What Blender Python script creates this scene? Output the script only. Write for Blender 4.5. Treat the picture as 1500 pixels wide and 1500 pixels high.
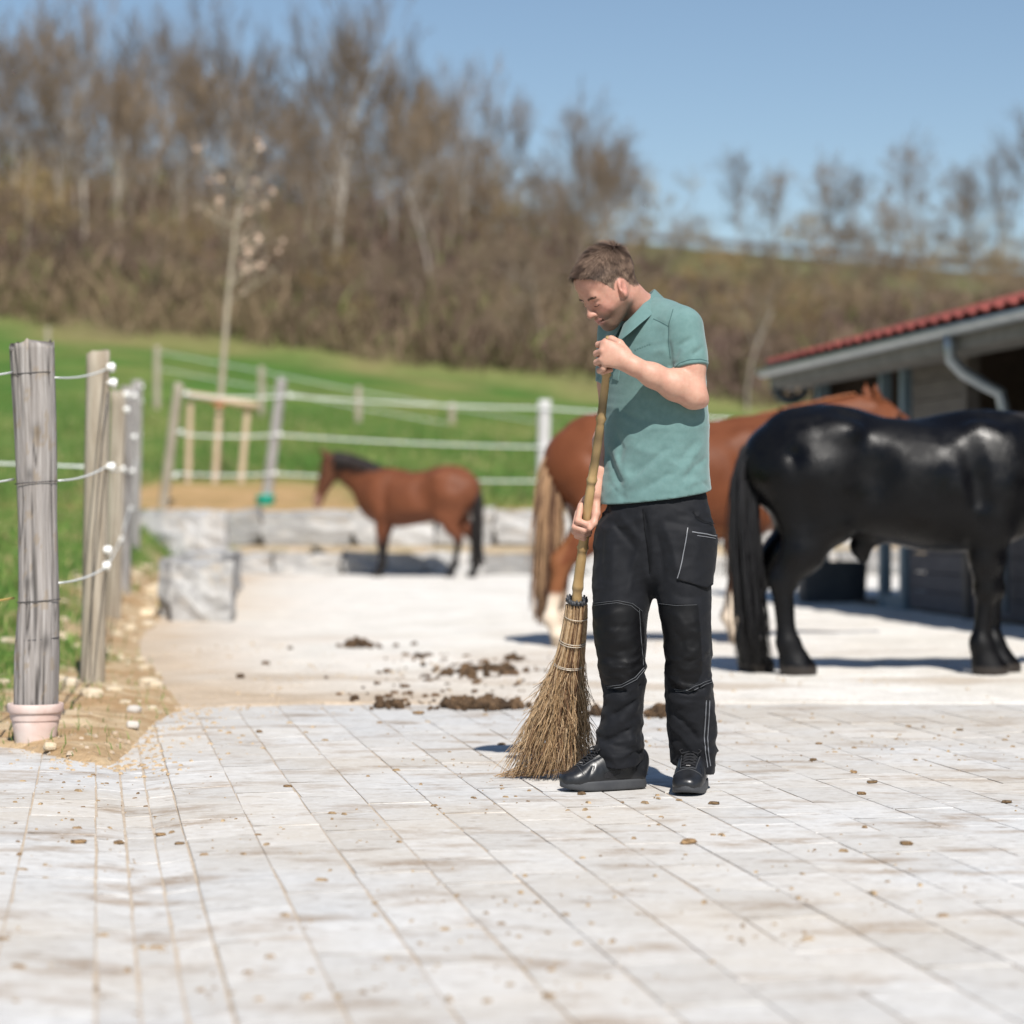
import bpy, bmesh, math, random
import numpy as np
from mathutils import Vector, Matrix
from mathutils.bvhtree import BVHTree

random.seed(7)
rng = np.random.default_rng(7)
scene = bpy.context.scene
for o in list(bpy.data.objects):
    bpy.data.objects.remove(o, do_unlink=True)
COL = scene.collection
R = math.radians

# ------------------------------------------------------------ camera
CAM_H = 0.88
FPX = 3542.0            # focal length in pixels of a 1500 pixel wide picture
cam_data = bpy.data.cameras.new('camera')
cam_data.sensor_width = 36.0
cam_data.lens = 36.0 * FPX / 1500.0
cam_data.clip_end = 2000.0
cam_data.dof.use_dof = True
cam_data.dof.focus_distance = 7.55
cam_data.dof.aperture_fstop = 2.05
cam_data.dof.aperture_blades = 9
cam = bpy.data.objects.new('camera', cam_data)
cam.location = (0, 0, CAM_H)
cam.rotation_euler = (R(90), 0, 0)
COL.objects.link(cam)
scene.camera = cam

# ------------------------------------------------------------ sky and sun
SUN = Vector((0.20, -0.90, 1.0)).normalized()          # towards the sun
world = bpy.data.worlds.new('World')
scene.world = world
world.use_nodes = True
wn = world.node_tree
wn.nodes.clear()
sky = wn.nodes.new('ShaderNodeTexSky')
sky.sky_type = 'NISHITA'
sky.sun_disc = False
sky.sun_elevation = math.asin(SUN.z)
sky.sun_rotation = math.atan2(SUN.x, SUN.y)
sky.air_density = 1.0
sky.dust_density = 0.0
sky.ozone_density = 1.7
bg = wn.nodes.new('ShaderNodeBackground')
bg.inputs['Strength'].default_value = 0.076
wo = wn.nodes.new('ShaderNodeOutputWorld')
wn.links.new(sky.outputs[0], bg.inputs['Color'])
wn.links.new(bg.outputs[0], wo.inputs['Surface'])
sun_data = bpy.data.lights.new('sun', 'SUN')
sun_data.energy = 5.0
sun_data.angle = R(0.55)
sun_data.color = (1.0, 0.955, 0.89)
sun = bpy.data.objects.new('sun', sun_data)
sun.rotation_euler = (-SUN).to_track_quat('-Z', 'Y').to_euler()
sun.location = (4, -14, 20)
COL.objects.link(sun)
scene.view_settings.view_transform = 'Standard'
scene.view_settings.look = 'None'
scene.view_settings.exposure = 0.34
scene.view_settings.gamma = 1.0
scene.view_settings.use_curve_mapping = False
scene.render.engine = 'CYCLES'
scene.cycles.use_denoising = True
scene.cycles.max_bounces = 6
scene.cycles.caustics_reflective = False
scene.cycles.caustics_refractive = False

# ------------------------------------------------------------ helpers
def pix(u, v, Y):
    """the point at depth Y that a 1500 px picture shows at (u, v)"""
    return np.array([(u - 750.0) * Y / FPX, Y, CAM_H - (v - 750.0) * Y / FPX])

def ground_pt(u, v, z=0.0):
    Y = (CAM_H - z) * FPX / (v - 750.0)
    return np.array([(u - 750.0) * Y / FPX, Y, z])

def tag(o, label=None, cat=None, group=None, kind=None):
    if label: o['label'] = label
    if cat: o['category'] = cat
    if group: o['group'] = group
    if kind: o['kind'] = kind
    return o

def empty(name, loc=(0, 0, 0), rz=0.0, parent=None):
    o = bpy.data.objects.new(name, None)
    o.empty_display_size = 0.1
    o.location = loc
    o.rotation_euler = (0, 0, rz)
    COL.objects.link(o)
    if parent: o.parent = parent
    return o

def mesh_obj(name, verts, faces, mat=None, parent=None, smooth=False, cols=None, loc=None):
    """verts in world space; with loc (or a parent Empty) stored relative to it"""
    verts = np.asarray(verts, dtype=np.float64).reshape(-1, 3)
    me = bpy.data.meshes.new(name)
    if isinstance(faces, np.ndarray) and faces.ndim == 2:
        n, k = faces.shape
        me.vertices.add(len(verts))
        me.vertices.foreach_set('co', verts.astype(np.float32).ravel())
        me.loops.add(n * k)
        me.loops.foreach_set('vertex_index', faces.astype(np.int32).ravel())
        me.polygons.add(n)
        me.polygons.foreach_set('loop_start', np.arange(0, n * k, k, dtype=np.int32))
        me.polygons.foreach_set('loop_total', np.full(n, k, dtype=np.int32))
        me.update(calc_edges=True)
        me.validate()
    else:
        me.from_pydata([tuple(v) for v in verts], [], [tuple(int(i) for i in f) for f in faces])
        me.update()
    if cols is not None:
        a = me.attributes.new('Col', 'FLOAT_COLOR', 'POINT')
        c = np.ones((len(verts), 4), dtype=np.float32)
        c[:, :3] = np.asarray(cols)[:, :3]
        a.data.foreach_set('color', c.ravel())
    if smooth:
        me.polygons.foreach_set('use_smooth', np.ones(len(me.polygons), dtype=bool))
    o = bpy.data.objects.new(name, me)
    COL.objects.link(o)
    if mat: me.materials.append(mat)
    if loc is not None:
        L = np.array(loc, dtype=np.float64)
        co = np.empty(len(verts) * 3, dtype=np.float32)
        co[:] = (verts - L).astype(np.float32).ravel()
        me.vertices.foreach_set('co', co); me.update()
        o.location = loc
    if parent:
        o.parent = parent
        bpy.context.view_layer.update() if False else None
        # parents are unscaled Empties or meshes whose transform is known
        o.matrix_parent_inverse = parent_world(parent).inverted()
    return o

def parent_world(o):
    m = Matrix.Translation(o.location) @ o.rotation_euler.to_matrix().to_4x4() @ Matrix.Diagonal((*o.scale, 1))
    if o.parent:
        return parent_world(o.parent) @ o.matrix_parent_inverse @ m
    return m

def copy_obj(o, parent=None):
    c = o.copy()
    COL.objects.link(c)
    c.parent = parent
    return c

class MB:
    """collects simple shapes for one mesh"""
    def __init__(s): s.v = []; s.f = []
    def add(s, v, f):
        n = len(s.v); s.v.extend([tuple(p) for p in v]); s.f.extend([tuple(i + n for i in q) for q in f])
    def box(s, c, size, rot=None, taper=1.0):
        hx, hy, hz = size[0] / 2, size[1] / 2, size[2] / 2
        v = np.array([(x * (taper if z > 0 else 1), y * (taper if z > 0 else 1), z) for z in (-hz, hz) for y in (-hy, hy) for x in (-hx, hx)])
        if rot is not None: v = v @ np.array(rot).T
        s.add(v + np.array(c), [(0, 2, 3, 1), (4, 5, 7, 6), (0, 1, 5, 4), (2, 6, 7, 3), (0, 4, 6, 2), (1, 3, 7, 5)])
    def tube(s, pts, rad, n=8, cap=True, squash=None):
        pts = np.asarray(pts, float); m = len(pts)
        rad = np.broadcast_to(np.asarray(rad, float), (m,))
        t = np.gradient(pts, axis=0); t /= np.linalg.norm(t, axis=1)[:, None] + 1e-12
        up = np.array([0, 0, 1.0]) if abs(t[0][2]) < 0.9 else np.array([1.0, 0, 0])
        a = np.cross(t[0], up); a /= np.linalg.norm(a)
        vs = []
        for i in range(m):
            a = a - t[i] * a.dot(t[i]); a /= np.linalg.norm(a) + 1e-12
            b = np.cross(t[i], a)
            for k in range(n):
                w = 2 * math.pi * k / n
                vs.append(pts[i] + rad[i] * (math.cos(w) * a + math.sin(w) * b * (squash or 1)))
        fs = []
        for i in range(m - 1):
            for k in range(n):
                k2 = (k + 1) % n
                fs.append((i * n + k, i * n + k2, (i + 1) * n + k2, (i + 1) * n + k))
        if cap:
            fs.append(tuple(range(n - 1, -1, -1))); fs.append(tuple((m - 1) * n + k for k in range(n)))
        s.add(vs, fs)
    def lathe(s, prof, c, n=24, cap=True):
        vs = []; fs = []
        for (r, z) in prof:
            for k in range(n):
                w = 2 * math.pi * k / n
                vs.append((c[0] + r * math.cos(w), c[1] + r * math.sin(w), c[2] + z))
        for i in range(len(prof) - 1):
            for k in range(n):
                k2 = (k + 1) % n
                fs.append((i * n + k, i * n + k2, (i + 1) * n + k2, (i + 1) * n + k))
        if cap:
            fs.append(tuple(range(n - 1, -1, -1))); fs.append(tuple((len(prof) - 1) * n + k for k in range(n)))
        s.add(vs, fs)
    def build(s, name, mat=None, parent=None, smooth=False, loc=None, bevel=0.0, subsurf=0):
        o = mesh_obj(name, s.v, s.f, mat, parent, smooth, loc=loc)
        if bevel:
            md = o.modifiers.new('bevel', 'BEVEL'); md.width = bevel; md.segments = 2; md.limit_method = 'ANGLE'
        return o

# numpy value noise
def vnoise(p, seed=0):
    p = np.asarray(p, dtype=np.float64)
    i = np.floor(p).astype(np.int64); f = p - i
    f = f * f * (3 - 2 * f)
    def h(x, y, z):
        n = (x * 374761393 + y * 668265263 + z * 2147483647 + seed * 974634777) & 0xffffffff
        n = ((n ^ (n >> 13)) * 1274126177) & 0xffffffff
        n = n ^ (n >> 16)
        return (n & 0xffff) / 65535.0
    out = 0
    for dx in (0, 1):
        for dy in (0, 1):
            for dz in (0, 1):
                w = (f[..., 0] if dx else 1 - f[..., 0]) * (f[..., 1] if dy else 1 - f[..., 1]) * (f[..., 2] if dz else 1 - f[..., 2])
                out = out + w * h(i[..., 0] + dx, i[..., 1] + dy, i[..., 2] + dz)
    return out

def fbm(p, octaves=4, seed=0):
    p = np.asarray(p, dtype=np.float64); a = 0.5; s = 0; t = 0
    for k in range(octaves):
        s = s + a * vnoise(p * (2 ** k), seed + k * 17); t += a; a *= 0.5
    return s / t

# ------------------------------------------------------------ materials
def sock(node, *names):
    for n in names:
        if n in node.inputs: return node.inputs[n]
    return None

def M(name, c1, c2=None, scale=6.0, detail=5.0, rough=0.75, bump=0.0, bscale=40.0, stretch=(1, 1, 1),
      attr=False, spec=0.4, sss=0.0, sheen=0.0, metal=0.0, contrast=(0.35, 0.65), world_co=False,
      c3=None, s3=1.5, c3range=(0.55, 0.7), rand=0.0, bdist=0.01, coat=0.0, trans=0.0, bstretch=None, rough2=None, layers=()):
    m = bpy.data.materials.new(name); m.use_nodes = True
    nt = m.node_tree; N = nt.nodes; L = nt.links
    b = N['Principled BSDF']
    b.inputs['Roughness'].default_value = rough
    b.inputs['Metallic'].default_value = metal
    sock(b, 'Specular IOR Level').default_value = spec
    if sss:
        sock(b, 'Subsurface Weight').default_value = sss
        sock(b, 'Subsurface Radius').default_value = (0.012, 0.005, 0.003)
        sock(b, 'Subsurface Scale').default_value = 1.0
    if sheen:
        sock(b, 'Sheen Weight').default_value = sheen
        sock(b, 'Sheen Roughness').default_value = 0.5
    if coat:
        sock(b, 'Coat Weight').default_value = coat
        sock(b, 'Coat Roughness').default_value = 0.3
    def coords(st):
        mp = N.new('ShaderNodeMapping'); mp.inputs['Scale'].default_value = st
        if world_co:
            g = N.new('ShaderNodeNewGeometry'); L.new(g.outputs['Position'], mp.inputs['Vector'])
        else:
            t = N.new('ShaderNodeTexCoord'); L.new(t.outputs['Object'], mp.inputs['Vector'])
        return mp
    mp = coords(stretch)
    def noise(sc, det, mpn=mp):
        n = N.new('ShaderNodeTexNoise'); n.inputs['Scale'].default_value = sc; n.inputs['Detail'].default_value = det
        n.inputs['Roughness'].default_value = 0.6
        L.new(mpn.outputs[0], n.inputs['Vector']); return n
    def mix(kind, a, bb, fac):
        x = N.new('ShaderNodeMix'); x.data_type = 'RGBA'; x.blend_type = kind
        if isinstance(fac, (int, float)): x.inputs[0].default_value = fac
        else: L.new(fac, x.inputs[0])
        for i, s in ((6, a), (7, bb)):
            if isinstance(s, (tuple, list)): x.inputs[i].default_value = (*s[:3], 1)
            else: L.new(s, x.inputs[i])
        return x.outputs[2]
    def ramp(fac, lo, hi):
        r = N.new('ShaderNodeMapRange'); r.inputs['From Min'].default_value = lo; r.inputs['From Max'].default_value = hi
        L.new(fac, r.inputs['Value']); return r.outputs[0]
    col = c1
    if c2 is not None:
        col = mix('MIX', c1, c2, ramp(noise(scale, detail).outputs[0], *contrast))
    if c3 is not None:
        col = mix('MIX', col, c3, ramp(noise(s3, 4.0).outputs[0], *c3range))
    for (lc, ls, lo_, hi_, lst, ldet, lamt) in layers:
        lm = coords(lst); f_ = ramp(noise(ls, ldet, lm).outputs[0], lo_, hi_)
        mm = N.new('ShaderNodeMath'); mm.operation = 'MULTIPLY'; mm.inputs[1].default_value = lamt; L.new(f_, mm.inputs[0])
        col = mix('MIX', col, lc, mm.outputs[0])
    if attr:
        a = N.new('ShaderNodeAttribute'); a.attribute_name = 'Col'
        col = mix('MULTIPLY', a.outputs['Color'], col, 1.0)
    if rand:
        oi = N.new('ShaderNodeObjectInfo')
        hs = N.new('ShaderNodeHueSaturation')
        hs.inputs['Value'].default_value = 1.0
        mr = N.new('ShaderNodeMapRange'); mr.inputs['To Min'].default_value = 1 - rand; mr.inputs['To Max'].default_value = 1 + rand
        L.new(oi.outputs['Random'], mr.inputs['Value']); L.new(mr.outputs[0], hs.inputs['Value'])
        if isinstance(col, tuple): hs.inputs['Color'].default_value = (*col[:3], 1)
        else: L.new(col, hs.inputs['Color'])
        col = hs.outputs[0]
    if isinstance(col, (tuple, list)): b.inputs['Base Color'].default_value = (*col[:3], 1)
    else: L.new(col, b.inputs['Base Color'])
    if rough2 is not None:
        r = N.new('ShaderNodeMapRange'); r.inputs['From Min'].default_value = .38; r.inputs['From Max'].default_value = .62; r.inputs['To Min'].default_value = rough; r.inputs['To Max'].default_value = rough2
        L.new(noise(scale * 0.7, 4.0).outputs[0], r.inputs['Value']); L.new(r.outputs[0], b.inputs['Roughness'])
    if bump:
        bm = N.new('ShaderNodeBump'); bm.inputs['Strength'].default_value = bump; bm.inputs['Distance'].default_value = bdist
        L.new(noise(bscale, 5.0, coords(bstretch) if bstretch else mp).outputs[0], bm.inputs['Height'])
        L.new(bm.outputs[0], b.inputs['Normal'])
    return m

# ------------------------------------------------------------ implicit surfaces: smooth blends of tapered shapes, meshed by surface nets
def smin(a, b, k):
    if k <= 0: return np.minimum(a, b)
    h = np.maximum(k - np.abs(a - b), 0) / k
    return np.minimum(a, b) - h * h * k * 0.25

class SDF:
    def __init__(s): s.pr = []; s.disp = []; s.post = []
    def _add(s, f, c, r, k, op): s.pr.append((f, np.array(c, float), r, k, op)); return s
    def cone(s, a, b, r1, r2, k=0.03, op='u'):
        a = np.array(a, float); b = np.array(b, float); ba = b - a; L2 = ba.dot(ba) + 1e-12
        def f(P):
            t = np.clip((P - a) @ ba / L2, 0, 1)
            return np.linalg.norm(P - a - t[:, None] * ba, axis=1) - (r1 + (r2 - r1) * t)
        return s._add(f, (a + b) / 2, math.sqrt(L2) / 2 + max(r1, r2), k, op)
    def chain(s, nodes, k=0.02, op='u'):
        for (p, r), (q, t) in zip(nodes[:-1], nodes[1:]): s.cone(p, q, r, t, k, op)
        return s
    def ell(s, c, r, rot=None, k=0.03, op='u'):
        c = np.array(c, float); r = np.array(r, float) if np.ndim(r) else np.full(3, float(r))
        Rm = None if rot is None else np.array(rot)          # columns are the axes
        def f(P):
            q = P - c
            if Rm is not None: q = q @ Rm
            k0 = np.linalg.norm(q / r, axis=1); k1 = np.linalg.norm(q / (r * r), axis=1)
            return k0 * (k0 - 1) / (k1 + 1e-9)
        return s._add(f, c, r.max(), k, op)
    def rbox(s, c, half, rad, rot=None, k=0.01, op='u'):
        c = np.array(c, float); h = np.array(half, float) - rad
        Rm = None if rot is None else np.array(rot)
        def f(P):
            q = P - c
            if Rm is not None: q = q @ Rm
            q = np.abs(q) - h
            return np.linalg.norm(np.maximum(q, 0), axis=1) + np.minimum(q.max(axis=1), 0) - rad
        return s._add(f, c, np.linalg.norm(half), k, op)
    def spine(s, nodes, k=0.03, op='u', sub=4, power=2.0):
        """nodes: (pos, ra, rb, side) - elliptical sections, ra along side, rb across"""
        P0 = np.array([n[0] for n in nodes], float); A = np.array([n[1] for n in nodes], float); B = np.array([n[2] for n in nodes], float)
        S0 = np.array([n[3] for n in nodes], float)
        m = len(nodes); t = np.linspace(0, m - 1, (m - 1) * sub + 1)
        def cr(X):
            i = np.clip(np.floor(t).astype(int), 0, m - 2); u = (t - i)
            if X.ndim == 2: u = u[:, None]
            p0 = X[np.maximum(i - 1, 0)]; p1 = X[i]; p2 = X[i + 1]; p3 = X[np.minimum(i + 2, m - 1)]
            return 0.5 * (2 * p1 + (p2 - p0) * u + (2 * p0 - 5 * p1 + 4 * p2 - p3) * u * u + (3 * p1 - p0 - 3 * p2 + p3) * u ** 3)
        Pn, An, Bn, Sn = cr(P0), cr(A), cr(B), cr(S0)
        c = (Pn.max(0) + Pn.min(0)) / 2; rad = np.linalg.norm(Pn - c, axis=1).max() + max(An.max(), Bn.max())
        segs = []
        for j in range(len(t) - 1):
            a, b = Pn[j], Pn[j + 1]; d = b - a; L = np.linalg.norm(d); d = d / L
            sd = Sn[j] - d * Sn[j].dot(d); sd /= np.linalg.norm(sd); fd = np.cross(d, sd)
            segs.append((a, d, L, sd, fd, An[j], An[j + 1], Bn[j], Bn[j + 1]))
        n_ = len(segs)
        def f(P, cull=None):
            out = np.full(len(P), 1e9)
            for j, (a, d, L, sd, fd, a0, a1, b0, b1) in enumerate(segs):
                if cull is not None and math.dist(cull[0], a + d * (L / 2)) - L / 2 - max(a0, a1, b0, b1) > cull[1] + k + 0.02: continue
                q = P - a; w = q @ d; tt = np.clip(w / L, 0, 1)
                ov = np.where(w < 0, w, np.where(w > L, w - L, 0))
                x = q @ sd; y = q @ fd
                ra = a0 + (a1 - a0) * tt; rb = b0 + (b1 - b0) * tt; rc = np.minimum(ra, rb)
                X, Yv, Z = np.abs(x / ra), np.abs(y / rb), np.abs(ov / rc)
                if power == 2.0: l = np.sqrt(X * X + Yv * Yv + Z * Z) + 1e-9
                else: l = (X ** power + Yv ** power + Z ** power) ** (1 / power) + 1e-9
                rr = np.sqrt(x * x + y * y + ov * ov)
                out = np.minimum(out, np.where(l > 0.05, (l - 1) * rr / l, -rc))
            return out
        f.cullable = True
        return s._add(f, c, rad, k, op)
    def plane(s, p, n, k=0.01):
        """keeps the side away from n"""
        p = np.array(p, float); n = np.array(n, float); n = n / np.linalg.norm(n)
        s.post.append((lambda P: (P - p) @ n, k)); return s
    def fold(s, pts, amp, w):
        """raised (amp>0) or sunken ridge along a polyline"""
        pts = [np.array(p, float) for p in pts]
        n = len(pts) - 1
        def f(P):
            best = np.full(len(P), 1e9); par = np.zeros(len(P))
            for i in range(n):
                a = pts[i]; ba = pts[i + 1] - a; t = np.clip((P - a) @ ba / (ba.dot(ba) + 1e-12), 0, 1)
                dd = np.linalg.norm(P - a - t[:, None] * ba, axis=1)
                par = np.where(dd < best, (i + t) / n, par); best = np.minimum(best, dd)
            fade = np.clip(np.minimum(par, 1 - par) * 4 + 0.15, 0, 1)
            return -amp * fade * np.exp(-(best / w) ** 1.45)
        c = np.mean(pts, axis=0); rad = max(np.linalg.norm(p - c) for p in pts) + 2.6 * w
        s.disp.append((f, c, rad)); return s
    def noise(s, amp, scale, seed=0, octv=3):
        sc = np.array(scale, float)
        s.disp.append((lambda P: amp * (fbm(P * sc, octv, seed) - 0.5) * 2, None, 0)); return s
    def wrinkle(s, amp, scale, seed=0, mask=None, sharp=1.0):
        sc = np.array(scale, float)
        def f(P):
            wp = P + (fbm(P * 9, 2, seed + 5)[:, None] - .5) * .09
            r = 1 - np.abs(2 * fbm(wp * sc, 2, seed) - 1) * 2.2
            r = np.clip(r, 0, 1) ** sharp
            return -amp * (r - .45) * (mask(P) if mask else 1.0)
        s.disp.append((f, None, 0)); return s
    def ev(s, P, cull=None, disp=True):
        d = np.full(len(P), 1e9)
        for f, c, r, k, op in s.pr:
            if cull is not None and np.linalg.norm(cull[0] - c) - r > cull[1] + k + 0.02: continue
            x = f(P, cull) if cull is not None and hasattr(f, 'cullable') else f(P)
            if op == 'u': d = smin(d, x, k)
            elif op == 's': d = -smin(-d, x, k)
            else: d = -smin(-d, -x, k)
        nearb = None
        if disp and np.abs(d).min() < 0.026:
            for g, c, r in s.disp:
                if c is not None and cull is not None and math.dist(cull[0], c) - r > cull[1]: continue
                if nearb is None: nearb = np.where(np.abs(d) < 0.026)[0]
                if len(nearb): d[nearb] += g(P[nearb])
        for g, k in s.post: d = -smin(-d, -g(P), k)
        return d
    def mesh(s, h, lo=None, hi=None, B=8):
        if lo is None:
            u = [p for p in s.pr if p[4] == 'u']
            lo = np.min([c - r for f, c, r, k, op in u], axis=0) - 3 * h
            hi = np.max([c + r for f, c, r, k, op in u], axis=0) + 3 * h
        lo = np.array(lo, float); n = (np.ceil((np.array(hi) - lo) / h / B).astype(int)) * B
        nb = n // B
        I = np.stack(np.meshgrid(*[np.arange(k) for k in nb], indexing='ij'), -1).reshape(-1, 3)
        Cn = lo + (I * B + (B - 1) / 2.0) * h
        dc = np.concatenate([s.ev(Cn[i:i + 60000], None, False) for i in range(0, len(Cn), 60000)])
        D = np.repeat(np.repeat(np.repeat(np.where(dc < 0, -1.0, 1.0).reshape(nb).astype(np.float32), B, 0), B, 1), B, 2)
        hd = B * h * 0.87
        act = np.where(np.abs(dc) < hd * 1.35 + 0.012)[0]
        off = np.stack(np.meshgrid(*[np.arange(B)] * 3, indexing='ij'), -1).reshape(-1, 3)
        for a in act:
            base = I[a] * B
            P = lo + (base + off) * h
            D[base[0]:base[0] + B, base[1]:base[1] + B, base[2]:base[2] + B] = s.ev(P, (Cn[a], hd + 0.012)).reshape(B, B, B)
        return surface_nets(D, lo, h)

def surface_nets(D, lo, h):
    S = D < 0
    corner = [(x, y, z) for x in (0, 1) for y in (0, 1) for z in (0, 1)]
    nx, ny, nz = D.shape
    cnt = np.zeros((nx - 1, ny - 1, nz - 1), dtype=np.int8)
    for (x, y, z) in corner: cnt += S[x:nx - 1 + x, y:ny - 1 + y, z:nz - 1 + z]
    cells = np.argwhere((cnt > 0) & (cnt < 8))
    vals = np.stack([D[cells[:, 0] + x, cells[:, 1] + y, cells[:, 2] + z] for (x, y, z) in corner], 1).astype(np.float64)
    acc = np.zeros((len(cells), 3)); wt = np.zeros(len(cells))
    for i in range(8):
        for ax in range(3):
            if corner[i][ax] == 0:
                c2 = list(corner[i]); c2[ax] = 1; j = corner.index(tuple(c2))
                a, b = vals[:, i], vals[:, j]; m = (a < 0) != (b < 0)
                t = np.where(m, a / np.where(m, a - b, 1), 0)
                p = np.array(corner[i], float)[None, :].repeat(len(cells), 0); p[:, ax] = t
                acc += np.where(m[:, None], p, 0); wt += m
    V = lo + (cells + acc / wt[:, None]) * h
    idx = np.full((nx, ny, nz), -1, dtype=np.int32); idx[cells[:, 0], cells[:, 1], cells[:, 2]] = np.arange(len(cells))
    F = []
    for ax in range(3):
        sl0 = [slice(None)] * 3; sl1 = [slice(None)] * 3; sl0[ax] = slice(0, -1); sl1[ax] = slice(1, None)
        e = np.argwhere(S[tuple(sl0)] != S[tuple(sl1)])
        b, c = (ax + 1) % 3, (ax + 2) % 3
        e = e[(e[:, b] > 0) & (e[:, c] > 0) & (e[:, b] < D.shape[b] - 1) & (e[:, c] < D.shape[c] - 1)]
        def at(db, dc):
            q = e.copy(); q[:, b] -= db; q[:, c] -= dc; return idx[q[:, 0], q[:, 1], q[:, 2]]
        q = np.stack([at(0, 0), at(1, 0), at(1, 1), at(0, 1)], 1)
        ins = S[e[:, 0], e[:, 1], e[:, 2]]
        q[~ins] = q[~ins][:, ::-1]
        F.append(q[(q >= 0).all(1)])
    return V, np.concatenate(F)
# ============================================================ land
XE_Y = [8.0, 8.5, 10.4, 11.0, 12.5, 14.0, 16.4, 19.0, 27.0, 33.6, 40.0]
XE_X = [-1.40, -1.40, -1.44, -1.46, -1.75, -2.05, -2.45, -2.75, -3.35, -3.85, -3.85]
L_Y = [8.0, 9.0, 10.0, 12.5, 16.0, 20.0, 28.0, 36.0]
L_H = [.02, .03, .05, .13, .32, .50, .72, .90]
def sstep(a, b, x):
    t = np.clip((x - a) / (b - a), 0, 1); return t * t * (3 - 2 * t)
def bank_in(x, y):
    xe = np.interp(y, XE_Y, XE_X) + .10 * (fbm(np.stack([x * 0, y * 1.7, x * 0], -1), 3, 77) - .5)
    yf = np.interp(x, [-4.0, -1.85, -1.59, -1.44, -1.3], [9.9, 8.92, 8.56, 8.46, 8.46]) + .08 * (fbm(np.stack([x * 3, x * 0, x * 0], -1), 2, 71) - .5)
    return np.minimum(xe - x, y - yf)
def H_bank(x, y):
    d = bank_in(x, y)
    n = fbm(np.stack([x * 2.2, y * 2.2, x * 0], -1), 4, 5) - .5; n2 = fbm(np.stack([x * 11, y * 11, x * 0], -1), 3, 8) - .5
    w = sstep(0, .3, d)
    return -.05 + .068 * sstep(-.04, .10, d) + np.interp(y, L_Y, L_H) * sstep(.02, 1.35, d) + w * (n * .09 + n2 * .035)
def H_far(x, y):
    m = .082 - .0021 * np.clip(x, -26, 14)
    z95 = .9 + 59 * m
    zr = 22.8 - .08 * np.clip(x, -70, 70)
    near = .9 + (y - 36) * m
    t = np.clip((y - 95) / 95, 0, 1)
    hill = z95 + (zr - z95) * (t ** .92)
    back = zr - np.clip(y - 192, 0, 60) * .06
    z = np.where(y < 95, near, np.where(y < 190, hill, back))
    return z + (fbm(np.stack([x * .12, y * .12, x * 0], -1), 3, 33) - .5) * np.clip((y - 36) / 60, 0, 1) * .8
def H(x, y):
    x = np.asarray(x, float); y = np.asarray(y, float)
    yard = np.where(y < 34.0, -.06, np.where(y < 35.7, np.clip((y - 34.0) / .15, 0, 1) * .44 - .06 * (y < 34.05), .44 + np.clip((y - 35.75) / .2, 0, 1) * .46))
    lf = np.where(y < 36, H_bank(x, y), .9)
    inb = bank_in(x, y) > -.05
    z = np.where(y < 36.0, np.where(inb & (y < 34.2), lf, yard), H_far(x, y))
    return np.where((y >= 34.0) & (y < 36.0) & (x < -4.4), lf, z)
def on_ground(u, v, y0=4.0, y1=250.0):
    """first terrain point on the ray of a picture point"""
    t = y0
    while t < y1:
        p = pix(u, v, t)
        if p[2] <= float(H(p[0], t)): break
        t *= 1.02
    lo_, hi_ = t / 1.02, t
    for _ in range(8):
        t = (lo_ + hi_) / 2; p = pix(u, v, t)
        if p[2] <= float(H(p[0], t)): hi_ = t
        else: lo_ = t
    p = pix(u, v, t); p[2] = float(H(p[0], t)); return p

# --- terrain sheet to the horizon
ys = np.unique(np.concatenate([np.linspace(-10, 8, 10), np.linspace(8, 33.8, 60), [33.9, 34.0, 34.08, 34.16, 34.3, 35.0, 35.7, 35.75, 35.85, 35.95, 36.05, 36.3], np.linspace(37, 60, 36), np.linspace(61, 100, 44), np.linspace(102, 200, 60), np.linspace(206, 900, 24)]))
xs = np.unique(np.concatenate([np.linspace(-450, -60, 14), np.linspace(-58, -16, 36), np.linspace(-15.5, 16, 90), np.linspace(17, 60, 36), np.linspace(65, 450, 14)]))
X, Y = np.meshgrid(xs, ys)
Z = H(X, Y)
low = (X > -9.2) & (Y < 35.9) & (Y > 7)
Z = np.where(low, Z - .05, Z)
Z = np.where(Y < 7.0, -.07, Z)
nyy, nxx = X.shape
G_GRASS = np.array([.080, .165, .034]); G_DRY = np.array([.20, .215, .070]); G_SOIL = np.array([.46, .30, .155]); G_BROWN = np.array([.135, .100, .070])
n1 = fbm(np.stack([X * .35, Y * .22, X * 0], -1), 4, 91); n2 = fbm(np.stack([X * 1.3, Y * .9, X * 0], -1), 3, 93)
def mixc(a, b, t): return a * (1 - t[..., None]) + b * t[..., None]
C = mixc(np.broadcast_to(G_GRASS, X.shape + (3,)), G_DRY, np.clip((n1 - .42) * 3.2, 0, 1) * .75)
C = C * (.75 + .5 * n2[..., None])
dirt = np.exp(-((Y - 38.5) / 2.6) ** 2) * sstep(-7.5, -5.6, X + (n2 - .5) * 2) * (1 - sstep(-3.4, -2.0, X + (n2 - .5) * 3)) + np.exp(-((Y - 36.6) / 1.0) ** 2) * sstep(1.6, 3.4, X + (n2 - .5) * 2) * .9 + np.exp(-((Y - 36.3) / .5) ** 2) * .6
C = mixc(C, G_SOIL, np.clip(dirt * 1.4 + (n2 - .5) * .9 * (dirt > .1), 0, 1))
C = mixc(C, np.array([.30, .24, .12]), sstep(86, 96, Y + (n1 - .5) * 14) * .5)
C = mixc(C, G_BROWN * 1.0, sstep(95, 104, Y + (n1 - .5) * 10))
patch = sstep(150, 160, Y) * (1 - sstep(192, 200, Y)) * sstep(6, 12, X + (n1 - .5) * 8) * (1 - sstep(30, 36, X))
C = mixc(C, np.array([.155, .165, .070]), np.clip(patch, 0, 1) * .7)
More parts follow.
